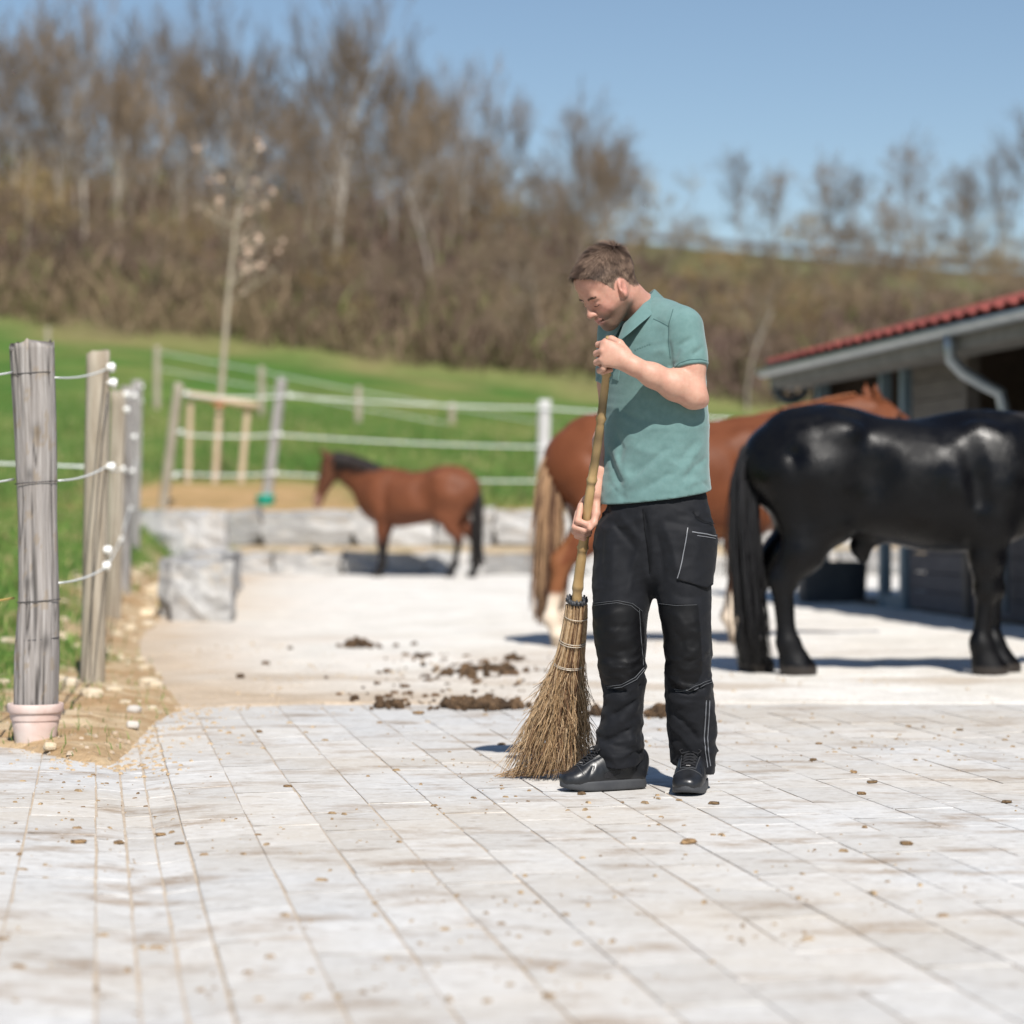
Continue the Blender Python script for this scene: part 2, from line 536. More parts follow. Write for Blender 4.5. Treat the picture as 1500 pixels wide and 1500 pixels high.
C = np.where((low & (bank_in(X, Y) < 0.02))[..., None], np.array([.42, .33, .24]), C)
idx = np.arange(nyy * nxx).reshape(nyy, nxx)
Fq = np.stack([idx[:-1, :-1], idx[:-1, 1:], idx[1:, 1:], idx[1:, :-1]], -1).reshape(-1, 4)
mat_ground = M('meadow', (1, 1, 1), (.72, .74, .62), scale=3.0, rough=.95, bump=.6, bscale=6.0, attr=True, spec=.1, bdist=.15)
ground = mesh_obj('ground', np.stack([X, Y, Z], -1).reshape(-1, 3), Fq, mat_ground, smooth=True, cols=C.reshape(-1, 3))
tag(ground, 'green meadow rising to a brown wooded hillside', 'meadow', kind='structure')

# --- soil bank with thin grass along the yard
bx = np.linspace(-9.3, -1.0, 150); by = np.concatenate([np.linspace(8.25, 14, 110), np.linspace(14.08, 36.1, 170)])
X, Y = np.meshgrid(bx, by)
wob = bank_in(X, Y)
Z = H_bank(X, Y)
gm = np.clip((wob - .42) / .35 + (fbm(np.stack([X * 1.9, Y * 1.3, X * 0], -1), 4, 12) - .5) * 3.0, 0, 1) * np.clip((-X - (1.60 + (Y - 9) * .055)) / .25 + (fbm(np.stack([X * 4, Y * 4, X * 0], -1), 3, 14) - .5) * 2.5, 0, 1)
cl = fbm(np.stack([X * 7, Y * 7, X * 0], -1), 4, 15)
S = mixc(np.broadcast_to(np.array([.40, .265, .145]), X.shape + (3,)), np.array([.58, .46, .31]), np.clip((cl - .42) * 4, 0, 1))
edge_dry = np.clip(1 - wob / .35, 0, 1)
S = mixc(S, np.array([.50, .37, .23]), edge_dry * .6)
C = mixc(S, mixc(np.broadcast_to(G_GRASS * 1.05, X.shape + (3,)), G_DRY, np.clip((cl - .45) * 4, 0, 1) * .7), gm)
nyy, nxx = X.shape; idx = np.arange(nyy * nxx).reshape(nyy, nxx)
Fq = np.stack([idx[:-1, :-1], idx[:-1, 1:], idx[1:, 1:], idx[1:, :-1]], -1).reshape(-1, 4)
keep = (wob > -.12).reshape(-1)[Fq].any(1)
mat_soil = M('bank_soil', (1, 1, 1), (.78, .75, .70), scale=9, rough=.95, bump=.8, bscale=26, attr=True, spec=.1, bdist=.03)
bank = mesh_obj('soil_bank', np.stack([X, Y, Z], -1).reshape(-1, 3), Fq[keep], mat_soil, smooth=True, cols=C.reshape(-1, 3))
tag(bank, 'brown soil bank with thin grass along the fence', 'soil bank', kind='structure')

# --- grass blades on the bank
def blades(n, xr, yr, hgt, wid, maskf, seed):
    r_ = np.random.default_rng(seed)
    x = r_.uniform(*xr, n); y = yr[0] + (yr[1] - yr[0]) * r_.random(n) ** 1.3
    k = maskf(x, y, r_.random(n)); x, y = x[k], y[k]; m = len(x)
    z = H(x, y) - .004; a = r_.uniform(0, 2 * math.pi, m); h = hgt * (.4 + .9 * r_.random(m)); w = wid * (.6 + .7 * r_.random(m))
    ln = r_.normal(0, .45, (m, 2)) * h[:, None]
    p = np.stack([x, y, z], 1); sx = np.stack([np.cos(a), np.sin(a), a * 0], 1) * w[:, None]
    mid = p + np.concatenate([ln * .35, (h * .6)[:, None]], 1); tp = p + np.concatenate([ln, (h * (1 - .2 * np.abs(ln).sum(1) / (h + 1e-6)))[:, None]], 1)
    v = np.stack([p - sx, p + sx, mid + sx * .7, mid - sx * .7, tp], 1).reshape(-1, 3)
    b = (np.arange(m) * 5)[:, None]
    f = np.concatenate([b + np.array([[0, 1, 2]]), b + np.array([[0, 2, 3]]), b + np.array([[3, 2, 4]])])
    t = r_.random((m, 1)); c = np.array([.055, .135, .022]) * (1 - t) + np.array([.17, .25, .055]) * t
    dry = (r_.random(m) < .16)[:, None]; c = np.where(dry, np.array([.40, .32, .16]), c)
    return v, f, np.repeat(c, 5, 0)
def gmask(x, y, r):
    w = bank_in(x, y)
    g = np.clip((w - .42) / .35 + (fbm(np.stack([x * 1.9, y * 1.3, x * 0], -1), 4, 12) - .5) * 3.0, 0, 1) * np.clip((-x - (1.60 + (y - 9) * .055)) / .25 + (fbm(np.stack([x * 4, y * 4, x * 0], -1), 3, 14) - .5) * 2.5, 0, 1)
    return (w > .05) & (g + .03 > r)
v1 = blades(60000, (-4.2, -1.4), (8.6, 15), .050, .0022, gmask, 1)
v2 = blades(26000, (-8.5, -2.2), (14, 34), .10, .006, gmask, 2)
off = len(v1[0])
mat_blade = M('grass_blade', (1, 1, 1), rough=.7, attr=True, spec=.2)
grass = mesh_obj('grass', np.concatenate([v1[0], v2[0]]), np.concatenate([v1[1], v2[1] + off]), mat_blade, cols=np.concatenate([v1[2], v2[2]]))
tag(grass, 'short green grass growing on the soil bank behind the fence', 'grass', kind='stuff')

r_ = np.random.default_rng(31); m = 42000
y = 36.3 + 30 * r_.random(m) ** 1.4; x = r_.uniform(-.235, .235, m) * y - 1.0
keepg = ~((np.abs(x + 4.2) < 1.9) & (y < 41.5)); x, y = x[keepg], y[keepg]; m = len(x)
z = H(x, y) - .01; h = .07 + .16 * r_.random(m) ** 2; a = r_.uniform(0, 3.14, m); w = .010 + .012 * r_.random(m)
p = np.stack([x, y, z], 1); sx = np.stack([np.cos(a), np.sin(a), a * 0], 1) * w[:, None]
tp = p + np.stack([r_.normal(0, .05, m), r_.normal(0, .05, m), h], 1)
t = np.clip(fbm(np.stack([x * .8, y * .5, x * 0], -1), 3, 61) * 1.6 - .3 + r_.normal(0, .2, m), 0, 1)[:, None]; cg = np.array([.060, .135, .024]) * (1 - t) + np.array([.185, .22, .065]) * t
dry = (r_.random(m) < .10)[:, None]; cg = np.where(dry, np.array([.33, .28, .14]), cg)
b = (np.arange(m) * 3)[:, None]
mg = mesh_obj('meadow_grass', np.stack([p - sx, p + sx, tp], 1).reshape(-1, 3), b + np.array([[0, 1, 2]]), mat_blade, cols=np.repeat(cg, 3, 0))
tag(mg, 'tufts of green meadow grass behind the stone walls', 'grass', kind='stuff')
# --- gravel yard
gx = np.concatenate([np.linspace(-5, 4.4, 150), np.linspace(4.5, 16, 40)]); gy = np.concatenate([np.linspace(11.02, 13, 60), np.linspace(13.05, 34.2, 150)])
X, Y = np.meshgrid(gx, gy)
front = .42 * (fbm(np.stack([gx * 1.8, gx * 0, gx * 0], -1), 5, 3) - .5)
front = front + np.interp(gx, [-5, -1.4, -.9, 0, 16], [-.25, -.22, -.1, 0, .05])
Y = Y + front[None, :] * np.clip(1 - (Y - 11.02) / 1.5, 0, 1)
Z = .006 + .030 * (fbm(np.stack([X * 2.6, Y * 2.6, X * 0], -1), 4, 4) - .5) * sstep(11.0, 11.8, Y) + .012 * (fbm(np.stack([X * 14, Y * 14, X * 0], -1), 2, 6) - .5)
Z[0, :] = -.012
cl = fbm(np.stack([X * 1.6, Y * 1.1, X * 0], -1), 4, 44); cl2 = fbm(np.stack([X * 8, Y * 6, X * 0], -1), 3, 45)
C = mixc(np.broadcast_to(np.array([.70, .67, .62]), X.shape + (3,)), np.array([.78, .76, .725]), np.clip((cl - .4) * 4, 0, 1))
dl = X - np.interp(Y, XE_Y, XE_X)
db = np.clip(np.exp(-np.clip(dl, 0, 9) / .75) * 1.1 + np.exp(-np.clip(Y - 11.0, 0, 20) / .8) * np.clip(1.0 - (X + 1.4) * .30, .12, 1) + (cl - .5) * 1.0 - .12, 0, 1)
C = mixc(C, np.array([.50, .385, .27]), db * .85) * (.86 + .28 * cl2[..., None])
sm = fbm(np.stack([X * .9, Y * 1.9, X * 0], -1), 4, 57)
C = mixc(C, np.array([.44, .35, .26]), np.clip((sm - .56) * 5, 0, 1) * np.clip(1.15 - (Y - 11) / 9, .12, 1) * .6)
nyy, nxx = X.shape; idx = np.arange(nyy * nxx).reshape(nyy, nxx)
Fq = np.stack([idx[:-1, :-1], idx[:-1, 1:], idx[1:, 1:], idx[1:, :-1]], -1).reshape(-1, 4)
mat_gravel = M('gravel', (1, 1, 1), (.80, .78, .75), scale=45, rough=.95, bump=.55, bscale=70, attr=True, spec=.15, bdist=.012)
yard = mesh_obj('gravel_yard', np.stack([X, Y, Z], -1).reshape(-1, 3), Fq, mat_gravel, smooth=True, cols=C.reshape(-1, 3))
tag(yard, 'pale compacted gravel yard behind the paving', 'gravel yard', kind='structure')

# --- paving: a joint bed and single paving blocks
DIR = np.array([-.172, 1.0]); DIR /= np.linalg.norm(DIR); CRS = np.array([DIR[1], -DIR[0]])
def pave_z(a): return -.018 * math.exp(-((a - .12) / .14) ** 2) + .012 * max(0.0, -a) * 1.0
mat_bed = M('joint_sand', (.40, .32, .24), (.52, .44, .35), scale=24, rough=.95, bump=.5, bscale=90, bdist=.004, world_co=True)
bv, bf = [], []
ar_ = np.concatenate([np.linspace(-4, -.3, 8), np.linspace(-.2, .5, 12), np.linspace(.7, 6, 9)]); br_ = np.linspace(2.0, 11.6, 12)
for b in br_:
    for a in ar_:
        p = a * CRS + b * DIR; bv.append((p[0], p[1], pave_z(a) - .0035))
n = len(ar_)
for i in range(len(br_) - 1):
    for j in range(n - 1): bf.append((i * n + j, i * n + j + 1, (i + 1) * n + j + 1, (i + 1) * n + j))
pavement = mesh_obj('pavement', bv, bf, mat_bed)
tag(pavement, 'light grey paving with sandy joints under the man', 'pavement', kind='structure')
mat_paver = M('paver_stone', (.465, .457, .445), (.605, .600, .590), scale=20, detail=10, rough=.88, bump=.6, bscale=38, world_co=True, rand=.07, spec=.2, bdist=.006, contrast=(.3, .7),
              layers=[((.51, .465, .405), .55, .38, .60, (1, 1, 1), 4.0, .85), ((.29, .215, .150), 4.0, .52, .68, (.7, 1.3, 1), 9.0, .8), ((.62, .61, .60), 13.0, .55, .70, (1, 1.5, 1), 6.0, .6), ((.20, .15, .11), 24.0, .58, .72, (.6, 1.3, 1), 8.0, .75), ((.64, .63, .61), 60.0, .56, .68, (.6, 1.2, 1), 4.0, .6)])
def paver_mesh(w, l, seed, z0=0.0):
    r_ = np.random.default_rng(seed); c = .002; t = .05
    v = []
    for (z, ins) in ((-t, 0.0), (-c, 0.0), (0, c)):
        for sx, sy in ((-1, -1), (1, -1), (1, 1), (-1, 1)):
            v.append((sx * (w / 2 - ins) + r_.normal(0, .0020), sy * (l / 2 - ins) + r_.normal(0, .0012), z + (r_.normal(0, .0004) if z == 0 else 0)))
    f = [(8, 9, 10, 11)]
    for k in (0, 4):
        for i in range(4): j = (i + 1) % 4; f.append((k + i, k + j, k + 4 + j, k + 4 + i))
    return v, f
PW, PL = .19, .40
cellsP = []
def col_cells(a0, w, length, shift):
    b = 2.2 + shift
    while b < 11.5:
        cellsP.append((a0 + w / 2, b + length / 2, w, length)); b += length
for k in range(3): col_cells(k * .08, .08, .24, .24 * rng.random())
for k in range(34): col_cells(.24 + k * PW, PW, PL, [0, .2, .07, .27][k % 4])
for k in range(20): col_cells(-(k + 1) * PW, PW, PL, [.13, .33, 0, .2][k % 4])
cand = []
for (a, b, w, l) in cellsP:
    p = a * CRS + b * DIR
    if p[1] < 2.0 or p[1] > 11.3 + .3 * (p[0] > -1): continue
    if bank_in(np.array([p[0]]), np.array([p[1]]))[0] > .25: continue
    if abs(p[0]) > .24 * p[1] + 1.4: continue
    vis = abs(p[0]) < .2135 * p[1] + .10 and p[1] > 4.0
    cand.append((p[1] if vis else 100 + p[1], p, a, w, l))
cand.sort(key=lambda c: c[0])
tmpl = {}
for key, (w, l) in (('big', (PW - .006, PL - .0025)), ('small', (.08 - .006, .24 - .0025))):
    tmpl[key] = []
    for s_ in range(4):
        v, f = paver_mesh(w, l, s_ + 3)
        me = bpy.data.meshes.new('paver'); me.from_pydata(v, [], f); me.update(); me.materials.append(mat_paver); tmpl[key].append(me)
rz = math.atan2(-DIR[0], DIR[1])
rest = MB()
for i, (_, p, a, w, l) in enumerate(cand):
    key = 'small' if w < .1 else 'big'
    z = pave_z(a) + rng.normal(0, .0006); r_ = rz + rng.normal(0, .007)
    slope = (pave_z(a + .02) - pave_z(a - .02)) / .04
    if i < 300:
        o = bpy.data.objects.new('paver', tmpl[key][i % 4]); COL.objects.link(o)
        o.location = (p[0], p[1], z); o.rotation_euler = (rng.normal(0, .0018), -math.atan(slope) + rng.normal(0, .002), r_); o.parent = pavement
    else:
        me = tmpl[key][i % 4]; cs, sn = math.cos(r_), math.sin(r_)
        rest.add([(p[0] + v.co.x * cs - v.co.y * sn, p[1] + v.co.x * sn + v.co.y * cs, z + v.co.z + slope * v.co.x) for v in me.vertices], [tuple(q_.vertices) for q_ in me.polygons])
pr_o = rest.build('outer_pavers', mat_paver, pavement); tag(pr_o, kind='stuff')
# ============================================================ stone walls
mat_stone = M('limestone', (.27, .265, .26), (.46, .45, .435), scale=5, rough=.92, bump=.7, bscale=14, rand=.28, spec=.15, c3=(.40, .33, .25), s3=2.2, c3range=(.55, .75), bdist=.03)
def rock_mesh(name, seed, sub=2, jit=.10, sq=1.0, mat=None):
    r_ = np.random.default_rng(seed)
    bm = bmesh.new(); bmesh.ops.create_cube(bm, size=1.0); bmesh.ops.subdivide_edges(bm, edges=bm.edges[:], cuts=sub, use_grid_fill=True)
    for v in bm.verts:
        c = np.array(v.co); n = np.linalg.norm(c) + 1e-9
        c = c * (1 - (1 - sq)) if False else c
        ball = c / n * .56
        c = c * sq + ball * (1 - sq)
        c = c * (1 + jit * (fbm(c[None, :] * 2.3 + seed * 7.1, 3, seed)[0] - .5) * 2) + r_.normal(0, jit * .12, 3)
        v.co = c
    me = bpy.data.meshes.new(name); bm.to_mesh(me); bm.free(); me.materials.append(mat or mat_stone)
    return me
block_meshes = [rock_mesh('stone_block', s_, 3, .15, .93) for s_ in range(5)]
def block(parent, c, size, rzv, k):
    o = bpy.data.objects.new('stone_block', block_meshes[k % 5]); COL.objects.link(o)
    o.location = c; o.scale = size; o.rotation_euler = (rng.normal(0, .03), rng.normal(0, .03), rzv + rng.normal(0, .03)); o.parent = parent
    return o
def tier(name, label, x0, x1, y, z0, z1, lens, depth=.62):
    w = empty(name); tag(w, label, 'stone wall')
    x = x0; k = 0
    while x < x1:
        l = lens[k % len(lens)]
        h = (z1 - z0) * (1 + rng.normal(0, .05))
        block(w, (x + l / 2, y + rng.normal(0, .05), z0 + h / 2), (l - .02, depth, h), 0, k + int(y)); x += l; k += 1
    return w
tier('stone_wall', 'upper row of long limestone blocks below the meadow fence', -5.35, 14.0, 35.75, .40, .92, [.72, .95, 1.35, 1.2, .85, 1.5, 1.05])
tier('stone_wall', 'lower row of limestone blocks at the back edge of the gravel yard', -3.95, 14.0, 33.85, -.08, .30, [.62, .95, 1.2, .8, 1.4, 1.0, 1.15, .75])
w = empty('stone_wall'); tag(w, 'short row of square limestone blocks at the left edge of the gravel', 'stone wall')
for k, (x, y, sx, sy, z0, h, rr) in enumerate([(-2.50, 19.55, .50, .75, -.05, .52, .12), (-2.72, 20.55, .5, 1.0, -.05, .52, .1), (-2.83, 21.8, .55, 1.2, -.05, .55, .08), (-2.95, 23.2, .5, 1.2, -.05, .5, .05), (-3.12, 24.8, .55, 1.3, -.05, .5, .05), (-3.3, 26.6, .55, 1.5, -.05, .5, .05)]):
    block(w, (x, y, z0 + h / 2), (sx, sy, h), rr, k)
w = empty('stone_wall'); tag(w, 'cluster of pale rough boulders at the left end of the stone walls', 'boulders')
for k, (x, y, sx, sy, z0, h, rr) in enumerate([(-4.55, 31.0, .62, .6, .26, .62, .3), (-4.98, 31.4, .5, .55, .30, .55, -.3), (-4.25, 30.4, .42, .5, .10, .50, .6), (-4.1, 32.2, .62, .7, .30, .58, .1), (-3.75, 29.6, .4, .45, .05, .36, .7)]):
    o = block(w, (x, y, z0 + h / 2), (sx, sy, h), rr, k + 2); o.name = 'boulder'
# loose rocks on the bank
mat_rock = M('bank_rock', (.55, .43, .27), (.68, .58, .44), scale=6, rough=.9, bump=.6, bscale=20, rand=.2, bdist=.01)
rock_meshes = [rock_mesh('rock', 20 + s_, 2, .16, .35, mat_rock) for s_ in range(4)]
for k, (u, v, sz, lb) in enumerate([(226, 872, .20, 'large ochre rock on the soil bank beside the square stone block'), (215, 906, .13, 'ochre rock on the soil bank below the large ochre rock'), (197, 1043, .055, 'flat white stone on the soil near the edge of the paving'), (195, 1066, .05, 'white stone lying just behind the edge of the paving'),
                                (73, 1098, .05, 'small pale stone at the foot of the flower pot'), (280, 998, .09, 'ochre stone on the sandy edge of the gravel'), (94, 940, .09, 'pale stone in the soil just right of the thick fence post'), (112, 953, .08, 'pale stone in the soil left of the leaning fence post'),
                                (243, 852, .12, 'ochre stone above the square stone block'), (190, 925, .10, 'brown stone between fence and square stone block'), (222, 1071, .035, 'yellow pebble at the corner of the paving'), (155, 960, .07, 'small stone at the foot of the second fence post')]):
    p = on_ground(u, v, 7.0)
    o = bpy.data.objects.new('rock', rock_meshes[k % 4]); COL.objects.link(o)
    o.location = (p[0], p[1], p[2] + sz * .20); o.scale = (sz, sz * .9, sz * .62); o.rotation_euler = (rng.normal(0, .2), rng.normal(0, .2), rng.random() * 6)
    if 'white' in lb:
        o.data = rock_mesh('rock', 40 + k, 2, .14, .35, M('white_stone', (.46, .43, .39), (.56, .53, .49), scale=8, rough=.9))
    tag(o, lb, 'rock', 'rocks on the soil bank')

rb = MB(); r_ = np.random.default_rng(17); rvs = [(np.array([np.array(v.co) for v in me.vertices]), [tuple(p.vertices) for p in me.polygons]) for me in rock_meshes]
for k in range(150):
    y = 10.6 + 15 * r_.random() ** 1.1; x = np.interp(y, XE_Y, XE_X) - .02 - .85 * r_.random()
    s_ = .02 + .075 * r_.random() ** 2.5; v_, f_ = rvs[k % 4]; z = float(H(x, y))
    rb.add(v_ * np.array([s_ * 1.2, s_, s_ * .7]) @ np.array(Matrix.Rotation(r_.random() * 6, 3, 'Z')).T + np.array([x, y, z + s_ * .1]), f_)
o = rb.build('rubble', mat_rock); tag(o, 'small ochre rubble stones strewn over the soil bank', 'rubble', kind='stuff')
# ============================================================ fences
mat_wood = M('weathered_wood', (.17, .155, .145), (.43, .405, .385), scale=7, detail=10, stretch=(9, 9, .5), rough=.92, bump=1.0, bscale=7, bstretch=(10, 10, .5), spec=.12,
             c3=(.09, .075, .065), s3=1.3, c3range=(.60, .72), bdist=.012, contrast=(.35, .62))
mat_wood2 = M('fence_wood', (.27, .225, .17), (.42, .37, .30), scale=9, stretch=(3, 3, .3), rough=.9, bump=.6, bscale=14, bstretch=(4, 4, .35), spec=.12, bdist=.01, rand=.1)
mat_stake = M('stake_wood', (.42, .31, .20), (.54, .43, .31), scale=8, stretch=(3, 3, .3), rough=.85, bump=.3, bscale=15, bstretch=(4, 4, .35), rand=.08)
mat_ins = M('white_insulator', (.80, .80, .78), rough=.4)
mat_wirew = M('white_fence_tape', (.74, .76, .74), rough=.6)
mat_iron = M('band_wire', (.05, .05, .055), rough=.5, metal=.6)
def post_mesh(name, pts, rad, mat, parent=None, n=14, seed=0, rough=.07, cap_tilt=0.0):
    pts = np.array(pts, float); m = 22
    t = np.linspace(0, len(pts) - 1, m); P = np.stack([np.interp(t, range(len(pts)), pts[:, k]) for k in range(3)], 1)
    Rr = np.interp(t, np.linspace(0, len(pts) - 1, len(rad)), rad)
    mb = MB(); mb.tube(P, Rr, n)
    v = np.array(mb.v); cen = np.repeat(P, n, 0)
    d = v - cen; ang = np.arctan2(d[:, 1], d[:, 0])
    g = fbm(np.stack([np.cos(ang) * 2.2, np.sin(ang) * 2.2, v[:, 2] * .9], -1), 3, seed + 3) - .5
    g2 = fbm(np.stack([np.cos(ang) * 7, np.sin(ang) * 7, v[:, 2] * 2.0], -1), 3, seed + 9) - .5
    v = cen + d * (1 + rough * 2 * g + rough * 1.2 * g2)[:, None]
    v[-n:, 2] += rng.normal(0, .008, n) + cap_tilt * d[-n:, 0]
    return mesh_obj(name, v, mb.f, mat, parent, smooth=True)
def fence_post(label, pts, rad, mat, seed, group=None, rough=.07, name='fence_post'):
    e = empty(name, tuple(pts[0])); tag(e, label, 'fence post', group)
    post_mesh('post', pts, rad, mat, e, seed=seed, rough=rough)
    return e
def insulator(parent, p, s=1.0):
    mb = MB(); p = np.array(p)
    mb.tube([p + np.array([-.045, 0, 0]) * s, p + np.array([-.01, -.005, 0]) * s], .006 * s, 6)
    mb.tube([p + np.array([-.012, 0, 0]) * s, p, p + np.array([.014, 0, 0]) * s, p + np.array([.03, 0, .0]) * s], np.array([.017, .024, .014, .021]) * s, 8)
    mb.tube([p + np.array([.012, -.004, .022]) * s, p + np.array([.024, -.008, .0]) * s, p + np.array([.012, -.004, -.026]) * s], .009 * s, 6)
    return mb.build('insulator', mat_ins, parent, smooth=True)
def ring(parent, c, r, rad=.0022, name='wire_band', mat=None, tilt=0.0):
    mb = MB(); mb.tube([c + np.array([r * math.cos(t), r * math.sin(t), tilt * math.cos(t)]) for t in np.linspace(0, 2 * math.pi, 25)], rad, 5, cap=False)
    return mb.build(name, mat or mat_iron, parent, smooth=True)
def wire(label, pts, r, group=None, sag=.0, mat=None, name='fence_wire', n=12):
    P = []
    pts = [np.array(p, float) for p in pts]
    for a, b in zip(pts[:-1], pts[1:]):
        for t in np.linspace(0, 1, n, endpoint=False):
            P.append(a + (b - a) * t - np.array([0, 0, sag * 4 * t * (1 - t)]))
    P.append(pts[-1]); mb = MB(); mb.tube(P, r, 6)
    o = mb.build(name, mat or mat_wirew, smooth=True); tag(o, label, 'fence wire', group); return o
# thick post standing in a flower pot
Y1 = 9.05
P1 = [pix(53, 1045, Y1), pix(54, 960, Y1), pix(57, 880, Y1), pix(55, 760, Y1), pix(52, 640, Y1), pix(46, 506, Y1)]
fp1 = empty('fence_post', tuple(P1[0])); tag(fp1, 'thick grey weathered fence post standing in the flower pot', 'fence post')
m_, n_ = 110, 72
P1 = np.array(P1); tq = np.linspace(0, 5, m_); Pc = np.stack([np.interp(tq, range(6), P1[:, k]) for k in range(3)], 1)
for _ in range(6): Pc[1:-1] = (Pc[:-2] + 2 * Pc[1:-1] + Pc[2:]) / 4
Rc = np.interp(tq, range(6), [.080, .084, .077, .073, .077, .082])
mb = MB(); mb.tube(Pc, Rc, n_); v = np.array(mb.v); cen = np.repeat(Pc, n_, 0); dv = v - cen; ang = np.arctan2(dv[:, 1], dv[:, 0])
ca, sa = np.cos(ang), np.sin(ang); zz = v[:, 2]
wv = fbm(np.stack([ca, sa, zz * 1.6], -1), 2, 2) * .9
big = fbm(np.stack([ca * 1.3, sa * 1.3, zz * 1.7], -1), 3, 3) - .5
rid = 1 - np.abs(2 * fbm(np.stack([ca * 7 + wv, sa * 7 + wv, zz * .9], -1), 2, 4) - 1); crack = np.clip((rid - .90) / .10, 0, 1)
fine = fbm(np.stack([ca * 22 + wv, sa * 22 + wv, zz * 2.2], -1), 3, 6) - .5
knot = sum(np.exp(-(((ang - a_ + np.pi) % (2 * np.pi) - np.pi) / .22) ** 2 - ((zz - z_) / .03) ** 2) for a_, z_ in ((-1.3, 1.18), (-1.9, .62), (-1.0, .40), (-1.7, 1.02)))
v = cen + dv * (1 + .16 * big - .085 * crack + .045 * fine + .05 * knot)[:, None]
v[-n_:, 2] += .012 * np.sin(ang[-n_:] * 3) + .008 * np.sin(ang[-n_:] * 11) + rng.normal(0, .004, n_)
tone = np.clip(.55 + .9 * fine + .5 * big, 0, 1)[:, None]; pc = np.array([.215, .195, .185]) * (1 - tone) + np.array([.46, .43, .41]) * tone
pc = pc * (1 - .75 * crack[:, None]) * (1 - .55 * np.clip(knot, 0, 1)[:, None])
lichen = (fbm(v * 30, 3, 19) > .66)[:, None]; pc = np.where(lichen, pc * .6 + np.array([.12, .09, .055]), pc)
mat_oldpost = M('old_post_wood', (1, 1, 1), (.70, .68, .66), scale=8, detail=10, stretch=(12, 12, .6), rough=.93, bump=.9, bscale=8, bstretch=(14, 14, .7), attr=True, spec=.1, bdist=.006)
mesh_obj('post', v, mb.f, mat_oldpost, fp1, smooth=True, cols=pc)
for v in (548, 707, 880, 936):
    u = np.interp(v, [506, 640, 760, 880, 960], [46, 52, 55, 57, 54]); ring(fp1, pix(u, v, Y1), .0805, .0016, tilt=.006)
pot_c = pix(52, 1097, Y1); pot_c[2] = H(pot_c[0], Y1) - .03
top = pix(52, 1030, Y1)[2] - pot_c[2]
mat_pot = M('whitewashed_terracotta', (.58, .43, .385), (.66, .545, .50), scale=5, rough=.85, bump=.15, bscale=30, c3=(.70, .64, .61), s3=4, c3range=(.5, .7), spec=.2)
mb = MB(); ht = top
mb.lathe([(.070, 0), (.076, .02), (.083, ht * .45), (.088, ht * .60), (.0875, ht * .62), (.092, ht * .63), (.096, ht * .80), (.102, ht * .805), (.1035, ht * .82), (.1045, ht * .96), (.1025, ht), (.096, ht), (.092, ht * .95), (.086, ht * .7), (.0845, ht * .68)], tuple(pot_c), 40, cap=True)
pot = mb.build('flower_pot', mat_pot, smooth=True); tag(pot, 'pale pinkish terracotta flower pot holding the thick fence post', 'flower pot')
pe = pot.modifiers.new('edge', 'EDGE_SPLIT'); pe.split_angle = R(40)
mbs = MB(); mbs.lathe([(.001, ht * .70), (.086, ht * .70)], tuple(pot_c), 24, cap=False); mbs.build('potting_soil', mat_soil, pot)
# posts of the side fence, receding
side_posts = [((135, 1000), (144, 515), .058, 'second fence post from the pot, slightly leaning, with a dark line tied to it', mat_wood2, 9.5),
              ((164, 905), (173, 572), .060, 'brown fence post directly behind the leaning second post', mat_wood2, 12.5),
              ((180, 868), (187, 566), .060, 'greyish fence post fourth in the receding side fence', mat_wood, 14.0),
              ((196, 800), (201, 558), .062, 'last fence post of the receding side fence, with many white insulators', mat_wood, 17.0)]
tops = []
for k, ((u0, v0), (u1, v1), r_, lb, mt, y0) in enumerate(side_posts):
    g0 = on_ground(u0, v0, y0); Yp = g0[1]
    a = g0 + np.array([0, 0, -.15]); b = pix(u1, v1, Yp)
    e = fence_post(lb, [a, a * .66 + b * .34, a * .33 + b * .67, b], [r_ * 1.06, r_, r_, r_ * .98], mt, 11 + k, 'posts of the receding side fence', rough=.05)
    tops.append((Yp, a, b, e))
ins_px = [[(160, 538), (163, 561), (160, 684), (155, 806), (153, 829)], [(184, 578), (184, 600), (178, 687), (174, 790)], [(196, 580), (195, 640), (192, 690), (188, 745)], [(206, 566), (205, 588), (203, 637), (201, 672), (199, 709), (198, 742), (196, 768)]]
for (Yp, a, b, e), lst in zip(tops, ins_px):
    for (u, v) in lst: insulator(e, pix(u, v, Yp - .02), .95)
# a dark line running down the second post
Yp = tops[0][0]
mb = MB(); mb.tube([pix(u, v, Yp - .075) for u, v in ((158, 575), (150, 640), (143, 720), (137, 800), (134, 900), (132, 990))], .0035, 6); mb.build('cable', mat_iron, tops[0][3], smooth=True)
for v1, v2, v3, v4, v5, lb in ((553, 541, 580, 582, 567, 'upper white rope of the side fence running back from the thick post'), (704, 684, 687, 690, 672, 'middle white rope of the side fence running back from the thick post'), (854, 831, 790, 745, 742, 'lower white rope of the side fence running back from the thick post')):
    wire(lb, [pix(80 if v1 < 600 else 86, v1, Y1), pix(155, v2, tops[0][0]), pix(176, v3, tops[1][0]), pix(190, v4, tops[2][0]), pix(202, v5, tops[3][0])], .0042, 'white ropes of the side fence', sag=.015)
for v1, lb in ((545, 'upper white rope leaving the thick post to the left'), (702, 'middle white rope leaving the thick post to the left'), (876, 'lower yellowish rope leaving the thick post to the left')):
    wire(lb, [pix(-160, v1 + 14, Y1 - 2.2), pix(20, v1, Y1)], .0040, 'ropes leaving the thick post', sag=.01, mat=None if v1 < 800 else M('yellow_rope', (.62, .42, .12), rough=.7))
wire('pale tape stretched behind the thick post at mid height', [pix(-60, 677, 17), pix(128, 684, 16.5)], .010)
